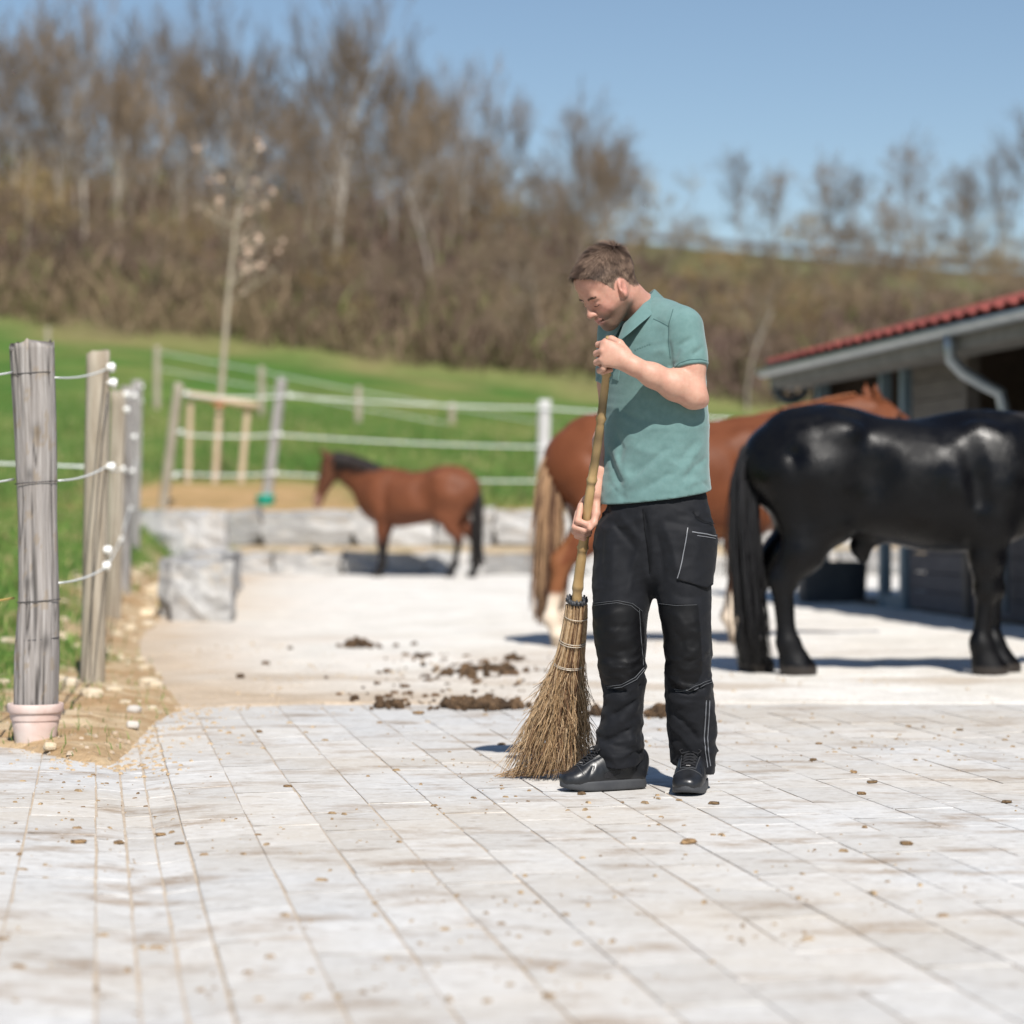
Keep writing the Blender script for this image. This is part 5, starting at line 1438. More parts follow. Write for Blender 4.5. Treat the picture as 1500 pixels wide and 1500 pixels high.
for sg in (-1, 1):
    # nasolabial crease
    hcone(body, (sg * .021, .098, -.034), (sg * .034, .087, -.062), .003, .003, .008, 's')
    # ears
    tl = Matrix.Rotation(R(14), 3, 'X'); tl = np.array(tl) @ np.array(Matrix.Rotation(R(-22 * sg), 3, 'Z'))
    ec = (sg * .0795, .004, -.012)
    hell(body, ec, (.0085, .0185, .0315), .008, 'u', tl)
    o_ = HR @ tl
    def ep(a, b, c): return hd(*ec) + HS * (o_ @ np.array([a * sg, b, c]))
    body.ell(ep(.0105, .004, -.001), np.array([.0100, .0108, .0170]) * HS, o_, .003, 's')
    body.ell(ep(.0090, -.0035, .013), np.array([.0062, .0110, .0110]) * HS, o_, .002, 's')
    body.cone(ep(.004, .0155, -.004), ep(.004, .0145, -.011), .0048, .0042, .004)
V, F = body.mesh(0.0038)
# colours of the skin itself
rel = (V - HC) @ HR / HS
skin = np.tile(np.array([.53, .310, .230]), (len(V), 1))
nz = fbm(V * 26, 3, 5)[:, None]
skin = skin * (0.93 + 0.14 * nz)
blot = np.clip((fbm(V * 34, 3, 29) - .45) * 3, 0, 1)[:, None]; skin = skin * (1 - .28 * blot) + np.array([.60, .27, .21]) * .28 * blot
red = fbm(V * 14, 2, 9)
inhead = (np.abs(rel[:, 0]) < .1) & (rel[:, 1] > -.12) & (rel[:, 1] < .14) & (rel[:, 2] > -.125)
def blend(mask, c):
    global skin
    mask = np.clip(mask, 0, 1)[:, None]; skin = skin * (1 - mask) + np.array(c) * mask
def gauss(c, r): return np.exp(-(((rel - np.array(c)) / np.array(r)) ** 2).sum(1))
blend(inhead * .6, (.44, .225, .170))
for sg in (-1, 1):
    blend(gauss((sg * .045, .07, -.03), (.022, .03, .022)) * .45, (.66, .29, .25))
    blend(gauss((sg * .083, .004, -.010), (.016, .022, .034)) * .5, (.50, .20, .165))
    blend(gauss((sg * .031, .095, -.0045), (.017, .02, .010)) * .35, (.5, .24, .2))
stub = inhead * np.clip((-.030 - rel[:, 2]) / .025 + (red - .5) * .8, 0, 1) * np.clip((rel[:, 1] + .015) / .03, 0, 1)
blend(stub * .95, (.15, .095, .068))
blend(inhead * gauss((0, .10, -.046), (.022, .02, .008)) * .5, (.33, .2, .15))
blend(gauss((0, .103, -.0565), (.021, .012, .006)) + gauss((0, .101, -.0690), (.018, .012, .0065)) * .9, (.50, .22, .20))
blend(gauss((.066, .018, -.052), (.0035, .0035, .0035)) * .8, (.2, .1, .08))
def hairmask(r):
    g = np.interp(r[:, 1], [-.13, -.09, -.065, -.045, -.03, -.012, .010, .022, .030, .038, .050, .064, .078, .1],
                  [-.048, -.050, -.052, -.040, -.012, .018, .022, .006, -.002, .026, .058, .076, .090, .096])
    return r[:, 2] - g
hm = hairmask(rel) + (fbm(V * 120, 2, 3) - .5) * .012
blend(inhead * np.clip(hm / .006, 0, 1) * (np.abs(rel[:, 0]) < .0785), (.13, .085, .06))
mat_skin = M('skin', (1, 1, 1), (.92, .86, .85), scale=60, rough=.52, bump=.12, bscale=420, attr=True, sss=.12, spec=.35, bdist=.002)
person = mesh_obj('person', V, F, mat_skin, smooth=True, cols=skin)
tag(person, 'man in green polo shirt and black work trousers sweeping with a twig broom', 'person')

# ---- hair: short strands rooted on the scalp
def strand_mesh(roots, dirs, normals, lengths, width, colr, lift=.35, seg=3, curve=0.0):
    n = len(roots); side = np.cross(dirs, normals); side /= np.linalg.norm(side, axis=1)[:, None] + 1e-9
    vs = []; fs = []
    allv = np.zeros((n, 2 * seg + 1, 3))
    for s_ in range(seg + 1):
        t = s_ / seg
        p = roots + dirs * (lengths * t)[:, None] + normals * (lengths * (np.asarray(lift) * t - curve * t * t))[:, None]
        w = width * (1 - t * .85) / 2
        if s_ < seg:
            allv[:, 2 * s_] = p - side * w[:, None]; allv[:, 2 * s_ + 1] = p + side * w[:, None]
        else: allv[:, 2 * seg] = p
    base = (np.arange(n) * (2 * seg + 1))[:, None]
    F3 = []
    for s_ in range(seg - 1):
        a = 2 * s_
        F3.append(base + np.array([[a, a + 1, a + 3]])); F3.append(base + np.array([[a, a + 3, a + 2]]))
    a = 2 * (seg - 1); F3.append(base + np.array([[a, a + 1, a + 2]]))
    return allv.reshape(-1, 3), np.concatenate(F3), np.repeat(colr, 2 * seg + 1, 0)
tri = V[F]
fc = tri.mean(1); frel = (fc - HC) @ HR / HS
fn = np.cross(tri[:, 2] - tri[:, 0], tri[:, 3] - tri[:, 1]); ar = np.linalg.norm(fn, axis=1); fn /= ar[:, None] + 1e-12
okf = (hairmask(frel) > .0005) & (np.abs(frel[:, 0]) < .082) & (frel[:, 1] > -.13) & (frel[:, 1] < .11) & (frel[:, 2] > -.062)
okf &= ~((np.abs(frel[:, 0]) > .0715) & (np.abs(frel[:, 1] - .002) < .028) & (frel[:, 2] < .024))
ids = np.where(okf)[0]; pr = ar[ids] / ar[ids].sum()
pick = rng.choice(ids, 15000, p=pr)
j1 = rng.random((len(pick), 1)); j2 = rng.random((len(pick), 1))
roots = (tri[pick, 0] * (1 - j1) + tri[pick, 1] * j1) * (1 - j2) + (tri[pick, 3] * (1 - j1) + tri[pick, 2] * j1) * j2
rr_ = (roots - HC) @ HR / HS
nr = fn[pick]
crown = np.array([.012, -.065, .12])
flow = rr_ - crown; flow[:, 1] += .06 * (rr_[:, 2] > .06)
flow[:, 2] -= np.clip(np.abs(rr_[:, 0]) / .07, 0, 1) * .05
flow[:, 0] -= .035 * np.clip((rr_[:, 2] - .06) / .05, 0, 1)
clump = fbm(roots * 55, 2, 11) - .5
flow += np.stack([clump * .12, (fbm(roots * 45, 2, 15) - .5) * .10, clump * .0], 1) + rng.normal(0, .012, flow.shape)
fw = flow @ HR.T; fw -= nr * (fw * nr).sum(1)[:, None]; fw /= np.linalg.norm(fw, axis=1)[:, None] + 1e-9
top = np.clip((rr_[:, 2] - .035) / .06, 0, 1)
edge = np.clip(hairmask(rr_) / .03, .25, 1) * np.where(rr_[:, 1] > .06, .72, 1.0)
ln = (0.008 + .024 * top * (0.7 + .5 * fbm(roots * 30, 2, 21)) + .004 * rng.random(len(pick))) * edge
tone = np.clip(.30 + (fbm(roots * 60, 2, 31) - .5) * 1.5 + rng.normal(0, .14, len(pick)), 0, 1)[:, None]
hc_ = np.array([.070, .045, .034]) * (1 - tone) + np.array([.30, .205, .15]) * tone
hv, hf, hcol = strand_mesh(roots, fw, nr, ln, np.full(len(pick), .0016), hc_, lift=.20 + .32 * top, curve=.12)
mat_hair = M('hair', (1, 1, 1), rough=.6, attr=True, spec=.2)
hair = mesh_obj('hair', hv, hf, mat_hair, person, cols=hcol)
# eyebrows and lashes
ev_, ef_, ec_ = [], [], []
pts = []
for sg in (-1, 1):
    for k in range(170):
        t = rng.random(); l = sg * (.012 + .036 * t); u = .0150 + .005 * math.sin(t * 2.4) + rng.normal(0, .0016)
        pts.append((l, .12, u, sg, t))
bvh_body = BVHTree.FromPolygons([tuple(v) for v in V], [tuple(int(i) for i in f) for f in F])
rt, dr, nn, le = [], [], [], []
for (l, f_, u, sg, t) in pts:
    hit = bvh_body.ray_cast(Vector(hd(l, f_, u)), Vector(-HF))
    if hit[0] is None: continue
    rt.append(np.array(hit[0])); nn.append(np.array(hit[1])); d_ = HR @ np.array([sg * (.4 + t), -.25, .55 * (1 - t)]); d_ -= np.array(hit[1]) * d_.dot(np.array(hit[1])); dr.append(d_ / np.linalg.norm(d_)); le.append(.007)
eb = strand_mesh(np.array(rt), np.array(dr), np.array(nn), np.array(le), np.full(len(rt), .0013), np.tile(np.array([[.15, .095, .07]]), (len(rt), 1)), lift=.25)
mesh_obj('eyebrow', eb[0], eb[1], mat_hair, person, cols=eb[2])
for sg in (-1, 1):
    mb = MB(); lp = []
    for t in np.linspace(-1, 1, 9):
        hit = bvh_body.ray_cast(Vector(hd(sg * (.031 + .0135 * t), 0.12, -.0095 - .0022 * (1 - t * t))), Vector(-HF))
        if hit[0] is not None: lp.append(np.array(hit[0]) + HF * .0006)
    mb.tube(lp, [.0004] + [.0010] * (len(lp) - 2) + [.0004], 5)
    mb.build('eyelash', M('lash', (.035, .022, .02), rough=.6), person)

# ---- polo shirt
shirt = SDF()
shirt.spine(torso_nodes(0.004), k=0.03, power=2.0)
shirt.cone(q(986, 470, -.090), q(957, 462, 0.0), .038, .046, k=0.05)
shirt.cone(q(915, 478, .085), q(942, 464, 0.02), .038, .046, k=0.05)
def capped(sd, a, b, r1, r2, k):
    a = np.array(a); b = np.array(b); ba = b - a; L2 = ba.dot(ba); n = ba / math.sqrt(L2)
    def f(P):
        t = np.clip((P - a) @ ba / L2, 0, 1.2)
        d = np.linalg.norm(P - a - t[:, None] * ba, axis=1) - (r1 + (r2 - r1) * t)
        return -smin(-d, -((P - b) @ n), .006)
    sd._add(f, (a + b) / 2, math.sqrt(L2) / 2 + max(r1, r2), k, 'u')
SLe = SL * .40 + EL * .60; SRe = SR * .40 + ER * .60
capped(shirt, SL + np.array([-.004, 0, 0]), SLe, .064, .0605, .035)
capped(shirt, SR, SRe, .062, .060, .035)
shirt.plane(q(880, 739, 0), np.array([.14, 0.10, -1.0]), k=.004)
sbase = SDF(); sbase.pr = list(shirt.pr); sbase.post = list(shirt.post)
for pts_, a_, w_ in [
    ([(889, 660), (897, 688), (911, 714)], -.016, .011), ([(899, 660), (909, 688), (921, 708)], .009, .012),
    ([(893, 708), (905, 724), (918, 731)], -.010, .009), ([(884, 690), (894, 712), (908, 727)], .008, .009),
    ([(922, 716), (945, 695), (985, 662)], .008, .012), ([(925, 697), (955, 676), (978, 655)], -.008, .011),
    ([(935, 722), (962, 705), (990, 690)], -.006, .012),
    ([(1000, 706), (1018, 684), (1038, 668)], -.006, .010), ([(994, 684), (1005, 664), (1020, 646)], -.007, .010), ([(1002, 692), (1014, 670), (1030, 652)], .005, .010),
    ([(903, 636), (911, 656), (905, 684)], -.009, .011), ([(915, 640), (940, 660), (975, 668)], .004, .014), ([(905, 600), (930, 612), (960, 618)], -.004, .014),
    ([(986, 530), (994, 508), (1014, 494)], -.009, .008), ([(990, 540), (1003, 516), (1024, 503)], .006, .010), ([(1012, 522), (1030, 508)], -.005, .008),
    ([(978, 498), (982, 522), (986, 548)], -.012, .008), ([(955, 560), (975, 540), (982, 520)], -.005, .012),
    ([(930, 540), (955, 520), (975, 508)], .004, .014), ([(1020, 700), (1040, 715)], -.005, .008), ([(998, 716), (1018, 706), (1040, 700)], .005, .008),
    ([(984, 454), (978, 478), (979, 500)], -.0035, .0045), ([(957, 466), (968, 472), (979, 478)], -.003, .004)]:
    fold_px(shirt, sbase, pts_, a_, w_)
# cuff groove on the sleeves
for A_, B_, r_ in ((SL, EL, .063), (SR, ER, .062)):
    n = (B_ - A_) / np.linalg.norm(B_ - A_); c = A_ * .455 + B_ * .545
    e1 = np.cross(n, [0, 1, 0]); e1 /= np.linalg.norm(e1); e2 = np.cross(n, e1)
    shirt.fold([c + r_ * (math.cos(t) * e1 + math.sin(t) * e2) for t in np.linspace(0, 2 * math.pi * 1.3, 32)], -.0045, .0045)
shirt.noise(.0022, (10, 10, 8), 3, 3)
shirt.wrinkle(.0055, (7, 7, 12), 61, lambda P: .25 + .9 * np.exp(-((P[:, 2] - q(0, 690)[2]) / .12) ** 2), 1.3)
Vs, Fs = shirt.mesh(0.0046)
mat_shirt = M('polo_cloth', (.108, .196, .190), (.128, .222, .216), scale=45, rough=.85, bump=.35, bscale=900, sheen=.25, spec=.2, bdist=.0012)
polo = mesh_obj('polo_shirt', Vs, Fs, mat_shirt, person, smooth=True)
bvh_shirt = BVHTree.FromPolygons([tuple(v) for v in Vs], [tuple(int(i) for i in f) for f in Fs])
def on(bv, u, v, off=.001, y0=6.7):
    o = Vector(pix(u, v, y0)); d = Vector(pix(u, v, 9.0)) - o
    h_ = bv.ray_cast(o, d.normalized())
    if h_[0] is None: return None, None
    return np.array(h_[0]) + np.array(h_[1]) * off, np.array(h_[1])
def ribbon(name, bv, pts, width, mat, parent, off=.001, n=24, thick=.0012):
    """a flat strip lying on a garment along picture points"""
    pts = np.array(pts, float); seg = np.linspace(0, len(pts) - 1, n)
    uv = np.stack([np.interp(seg, range(len(pts)), pts[:, i]) for i in (0, 1)], 1)
    P, Nn = [], []
    for u, v in uv:
        a, b = on(bv, u, v, off)
        if a is not None: P.append(a); Nn.append(b)
    if len(P) < 3: return None
    P = np.array(P); Nn = np.array(Nn)
    if len(P) > 6:
        for _ in range(2): Nn[1:-1] = (Nn[:-2] + Nn[1:-1] * 2 + Nn[2:]) / 4
    Nn /= np.linalg.norm(Nn, axis=1)[:, None]
    t = np.gradient(P, axis=0); t /= np.linalg.norm(t, axis=1)[:, None] + 1e-9
    s_ = np.cross(t, Nn); s_ /= np.linalg.norm(s_, axis=1)[:, None] + 1e-9
    vs = []; fs = []
    for i in range(len(P)):
        for (a, b) in ((-.5, -.6), (.5, -.6), (.42, 1.0), (-.42, 1.0)): vs.append(P[i] + s_[i] * width * a + Nn[i] * thick * b)
    for i in range(len(P) - 1):
        for k in range(4):
            k2 = (k + 1) % 4; fs.append((4 * i + k, 4 * i + k2, 4 * i + 4 + k2, 4 * i + 4 + k))
    fs += [(3, 2, 1, 0), tuple(4 * (len(P) - 1) + k for k in range(4))]
    return mesh_obj(name, vs, fs, mat, parent)
# collar: a fold-down band round the neck
cc = (q(913, 478, -.090) + q(956, 427, .060)) / 2
e1 = (q(913, 478, -.090) - q(956, 427, .060)) / 2; e2 = (q(943, 447, -.085) - q(925, 461, .055)) / 2
vs, fs = [], []
nA = 46
angs = np.linspace(R(10), R(350), nA)          # 0 is the front
for i, a in enumerate(angs):
    rad = math.cos(a) * e1 + math.sin(a) * e2
    hz = math.cos(a) * yaw_f(50) + math.sin(a) * yaw_l(50)
    fr = max(0, math.cos(a)); tip = max(0, 1 - min(i, nA - 1 - i) / 7.0)
    w_ = .050 + .006 * fr
    dn = np.array([0, 0, -1.0])
    fl = hz * (.80 - .25 * fr) + dn * (.62 + .25 * fr); fl /= np.linalg.norm(fl)
    p0 = cc + rad
    prof = [p0 * 1.0 - hz * .004 + dn * .022, p0 + dn * .006, p0 + np.array([0, 0, .006]), p0 + hz * .005 + np.array([0, 0, .004]),
            p0 + hz * .006 + fl * w_ * .45, p0 + hz * .006 + fl * w_ * (1 + .22 * tip), p0 + hz * .002 + fl * w_ * (.98 + .22 * tip)]
    vs += prof
m_ = 7
for i in range(nA - 1):
    for k in range(m_ - 1): fs.append((i * m_ + k, (i + 1) * m_ + k, (i + 1) * m_ + k + 1, i * m_ + k + 1))
mat_collar = M('collar_knit', (.102, .184, .180), (.116, .202, .198), scale=60, rough=.9, bump=.4, bscale=700, spec=.15, sheen=.2, bdist=.0012)
col_o = mesh_obj('collar', vs, fs, mat_collar, polo, smooth=True)
sm = col_o.modifiers.new('thick', 'SOLIDIFY'); sm.thickness = .0022; sm.offset = 0
ss = col_o.modifiers.new('sub', 'SUBSURF'); ss.levels = 2; ss.render_levels = 2
plk = ribbon('placket', bvh_shirt, [(915, 476), (911, 500), (905, 530), (902, 556)], .030, mat_shirt, polo, off=.0012, thick=.0016)
for (u, v) in ((914, 486), (911, 500)):
    a, b = on(bvh_shirt, u, v, .0035)
    if a is not None:
        mb = MB(); bb = Vector(b).to_track_quat('Z', 'Y').to_matrix()
        prof = [(.0001, .001), (.0052, .001), (.0056, .0), (.0052, -.0012), (.0001, -.0012)]
        mb.lathe(prof, (0, 0, 0), 14)
        v_ = np.array(mb.v) @ np.array(bb).T + a
        mesh_obj('button', v_, mb.f, M('button', (.09, .17, .16), rough=.3), polo, smooth=True)
mat_seam = M('shirt_seam', (.055, .115, .113), rough=.9)
for pts_ in ([(987, 540), (995, 532), (1009, 527), (1026, 526), (1040, 530)], [(986, 453), (980, 474), (979, 500), (982, 525)], [(957, 467), (968, 472), (979, 478)]):
    ribbon('seam', bvh_shirt, pts_, .0024, mat_seam, polo, off=.0002, thick=.0008)
# small chest lettering, too small to read in the photograph
mat_print = M('chest_print', (.075, .155, .15), rough=.8)
lu = [(931, 512.5), (934.5, 511.2), (938, 509.6), (941.5, 508.4), (945, 507), (948.5, 505.6), (952, 504.4)]
mbp = MB()
for i, (u, v) in enumerate(lu):
    for (du, dv) in ((-.6, -.9), (-.6, 0), (-.6, .8), (.5, -.9 if i % 2 else .8), (.5, -.1)):
        a, b = on(bvh_shirt, u + du, v + dv, .0006)
        if a is not None: mbp.box(a, (.0015, .0010, .0014))
mbp.build('chest_lettering', mat_print, polo)

# ---- work trousers
tr = SDF()
side = lambda d: yaw_l(d)
tr.spine([(q(962, 722, 0), .155, .108, side(20)), (q(962, 750, 0), .168, .117, side(20)), (q(963, 790, .005), .182, .122, side(18)), (q(963, 822, .008), .178, .112, side(18))], k=.03)
RLEG = [((918, 790, .03), .104, .110), ((913, 850, .02), .097, .105), ((909, 900, .0), .087, .100), ((909, 950, -.01), .078, .092), ((915, 1000, .005), .067, .085), ((912, 1050, .025), .067, .082), ((907, 1085, .035), .075, .085), ((906, 1124, .036), .078, .090)]
LLEG = [((1000, 790, -.03), .100, .110), ((1001, 850, -.045), .091, .105), ((1004, 900, -.060), .079, .098), ((1008, 950, -.065), .073, .090), ((1010, 1000, -.045), .076, .086), ((1012, 1050, -.01), .078, .084), ((1015, 1090, .018), .074, .084), ((1016, 1132, .026), .068, .086)]
tr.spine([(q(*p), a, b, side(12)) for p, a, b in RLEG], k=.02)
tr.spine([(q(*p), a, b, side(8)) for p, a, b in LLEG], k=.02)
# hems
def hemcut(P, zr, zl):
    return None
xm = q(960, 1100, 0)[0]
tr.post.append((lambda P: np.where(P[:, 0] < xm, q(0, 1118, .03)[2] - P[:, 2] + (P[:, 1] - YB) * .25, q(0, 1126, .03)[2] - P[:, 2] - .25 * (P[:, 0] - q(1015, 0)[0]) + .05 * (P[:, 1] - YB)), .004))
tbase = SDF(); tbase.pr = list(tr.pr); tbase.post = list(tr.post)
for pts_, a_, w_ in [
    ([(905, 750), (922, 770), (938, 792)], .010, .012), ([(898, 765), (915, 785), (932, 806)], -.008, .011), ([(944, 748), (947, 790), (952, 845)], -.014, .008),
    ([(936, 800), (925, 840), (918, 878)], .007, .013), ([(885, 770), (880, 820), (884, 870)], -.005, .014), ([(900, 800), (896, 850)], .005, .014),
    ([(870, 905), (895, 900), (930, 888)], .006, .010), ([(874, 925), (900, 918), (935, 915)], -.007, .010), ([(878, 952), (905, 942), (936, 930)], .008, .010),
    ([(880, 968), (905, 955), (930, 950)], -.008, .010), ([(885, 985), (912, 985), (938, 968)], .007, .010), ([(928, 955), (938, 945), (946, 930)], .008, .008),
    ([(886, 1004), (912, 1012), (942, 1002)], -.013, .009), ([(888, 1020), (912, 1026), (940, 1016)], .008, .010),
    ([(884, 1070), (910, 1056), (938, 1030)], .010, .012), ([(890, 1052), (915, 1038), (936, 1020)], -.007, .010), ([(880, 1090), (905, 1078), (930, 1062)], -.008, .010),
    ([(918, 1082), (930, 1088), (942, 1086)], .013, .012), ([(922, 1104), (932, 1102), (942, 1104)], -.014, .007), ([(876, 1102), (900, 1098), (922, 1100)], .005, .009),
    ([(970, 760), (985, 800), (996, 850)], .006, .014), ([(960, 770), (968, 810), (972, 855)], -.006, .012), ([(1010, 745), (1022, 760), (1040, 772)], -.004, .008),
    ([(985, 870), (1005, 876), (1035, 872)], -.006, .010), ([(978, 895), (995, 905), (1008, 925)], .008, .011), ([(984, 920), (998, 935), (1003, 955)], -.008, .010),
    ([(1012, 900), (1022, 930), (1024, 960)], .008, .012), ([(992, 960), (1010, 970), (1030, 956)], -.011, .009), ([(992, 975), (1010, 984), (1028, 974)], .008, .009),
    ([(1002, 948), (1015, 955), (1026, 945)], .006, .008), ([(1030, 905), (1040, 915)], -.006, .007), ([(1028, 955), (1042, 962)], -.007, .006), ([(1030, 972), (1044, 980)], .006, .006),
    ([(980, 1006), (1008, 1014), (1038, 1004)], -.013, .009), ([(980, 1024), (1005, 1030), (1034, 1022)], .008, .011), ([(984, 1042), (1002, 1058), (1026, 1088)], -.009, .010),
    ([(982, 1062), (998, 1078), (1016, 1102)], .008, .011), ([(1038, 1035), (1046, 1050), (1047, 1075)], .006, .010), ([(990, 1104), (1010, 1112), (1034, 1112)], -.006, .009)]:
    fold_px(tr, tbase, pts_, a_ * (.45 if 875 < pts_[1][1] < 995 else 1.15), w_ * .9)
tr.noise(.0035, (11, 11, 9), 13, 3)
zk = lambda v: q(0, v, 0)[2]
def tmask(P):
    z = P[:, 2]
    return .35 + .8 * np.exp(-((z - zk(990)) / .09) ** 2) + .9 * np.exp(-((z - zk(1095)) / .06) ** 2) + .5 * np.exp(-((z - zk(760)) / .06) ** 2)
tr.wrinkle(.0095, (6, 6, 15), 41, tmask, 1.0)
tr.wrinkle(.0038, (15, 15, 32), 47, tmask, 1.0)
Vt, Ft = tr.mesh(0.0046)
mat_tr = M('trouser_cloth', (.0050, .0056, .0080), (.0075, .0082, .0110), scale=30, rough=.72, bump=.25, bscale=800, spec=.24, sheen=.03, bdist=.001)
mat_patch = M('knee_cloth', (.0028, .0028, .0036), (.0045, .0045, .0055), scale=25, rough=.56, bump=.15, bscale=500, spec=.22, bdist=.001)
mat_stitch = M('stitch_thread', (.11, .115, .125), rough=.7)
mat_zip = M('zip_tape', (.17, .175, .19), rough=.45)
trousers = mesh_obj('trousers', Vt, Ft, mat_tr, person, smooth=True)
bvh_tr = BVHTree.FromPolygons([tuple(v) for v in Vt], [tuple(int(i) for i in f) for f in Ft])
def in_poly(u, v, poly):
    inside = np.zeros(len(u), bool); n = len(poly)
    for i in range(n):
        x1, y1 = poly[i]; x2, y2 = poly[(i + 1) % n]
        c = ((y1 > v) != (y2 > v)) & (u < (x2 - x1) * (v - y1) / (y2 - y1 + 1e-12) + x1)
        inside ^= c
    return inside
def surface_patch(name, poly, mat, off):
    tri = Vt[Ft]; c = tri.mean(1)
    n = np.cross(tri[:, 2] - tri[:, 0], tri[:, 3] - tri[:, 1]); n /= np.linalg.norm(n, axis=1)[:, None] + 1e-12
    u = 750 + FPX * c[:, 0] / c[:, 1]; v = 750 - FPX * (c[:, 2] - CAM_H) / c[:, 1]
    view = c - np.array([0, 0, CAM_H]); view /= np.linalg.norm(view, axis=1)[:, None]
    s_ = in_poly(u, v, poly) & ((n * view).sum(1) < .15)
    f = Ft[s_]; used, inv = np.unique(f, return_inverse=True)
    vn = np.zeros_like(Vt); np.add.at(vn, Ft.ravel(), np.repeat(n, 4, 0)); vn /= np.linalg.norm(vn, axis=1)[:, None] + 1e-12
    o = mesh_obj(name, Vt[used] + vn[used] * off, inv.reshape(f.shape), mat, trousers, smooth=True)
    return o
surface_patch('knee_patch', [(860, 882), (905, 880), (925, 884), (938, 893), (943, 920), (944, 975), (935, 985), (915, 1000), (895, 1004), (884, 1000), (866, 960)], mat_patch, .0016)
surface_patch('knee_patch', [(966, 884), (1005, 886), (1022, 886), (1026, 930), (1028, 985), (1020, 1000), (1000, 1010), (985, 1008), (974, 980), (970, 920)], mat_patch, .0016)
surface_patch('thigh_pocket', [(1008, 774), (1052, 783), (1049, 850), (1035, 862), (993, 849)], mat_tr, .0042)
for nm, pts_, w_, mt in [
    ('stitch_line', [(870, 884), (905, 880), (926, 884), (940, 895)], .0010, mat_stitch), ('stitch_line', [(870, 887), (904, 883), (924, 887), (936, 897)], .0010, mat_stitch),
    ('stitch_line', [(889, 1005), (910, 1003), (930, 992), (942, 978)], .0010, mat_stitch), ('stitch_line', [(890, 1008), (911, 1006), (932, 995), (944, 980)], .0010, mat_stitch),
    ('stitch_line', [(936, 893), (938, 930), (942, 975)], .0009, mat_stitch),
    ('stitch_line', [(966, 884), (990, 887), (1020, 886)], .0010, mat_stitch), ('stitch_line', [(988, 1010), (1008, 1010), (1030, 1000), (1042, 996)], .0010, mat_stitch),
    ('stitch_line', [(990, 1013), (1010, 1013), (1032, 1003), (1043, 999)], .0010, mat_stitch),
    ('pocket_edge_piping', [(1007, 774), (1004, 795), (999, 820), (993, 847)], .0030, mat_zip),
    ('pocket_zip', [(1013, 780), (1030, 782), (1047, 785)], .0036, mat_zip), ('pocket_zip', [(1020, 785), (1034, 787), (1046, 789)], .0022, mat_zip),
    ('leg_zip', [(1034, 1026), (1033, 1050), (1031, 1080), (1033, 1100), (1036, 1124)], .0030, mat_zip), ('leg_zip', [(1039, 1026), (1038, 1050), (1036, 1080), (1037, 1100), (1040, 1122)], .0030, mat_zip),
    ('pocket_bottom_seam', [(993, 848), (1010, 853), (1026, 859), (1035, 861), (1044, 853)], .0040, mat_patch), ('fly_seam', [(942, 745), (944, 770), (949, 800), (953, 838)], .0020, mat_patch),
    ('pocket_seam', [(1014, 748), (1018, 756), (1030, 764), (1046, 768)], .0016, mat_patch)]:
    ribbon(nm, bvh_tr, pts_, w_, mt, trousers, off=.0020 if 'pocket_' not in nm else .0052, n=40)

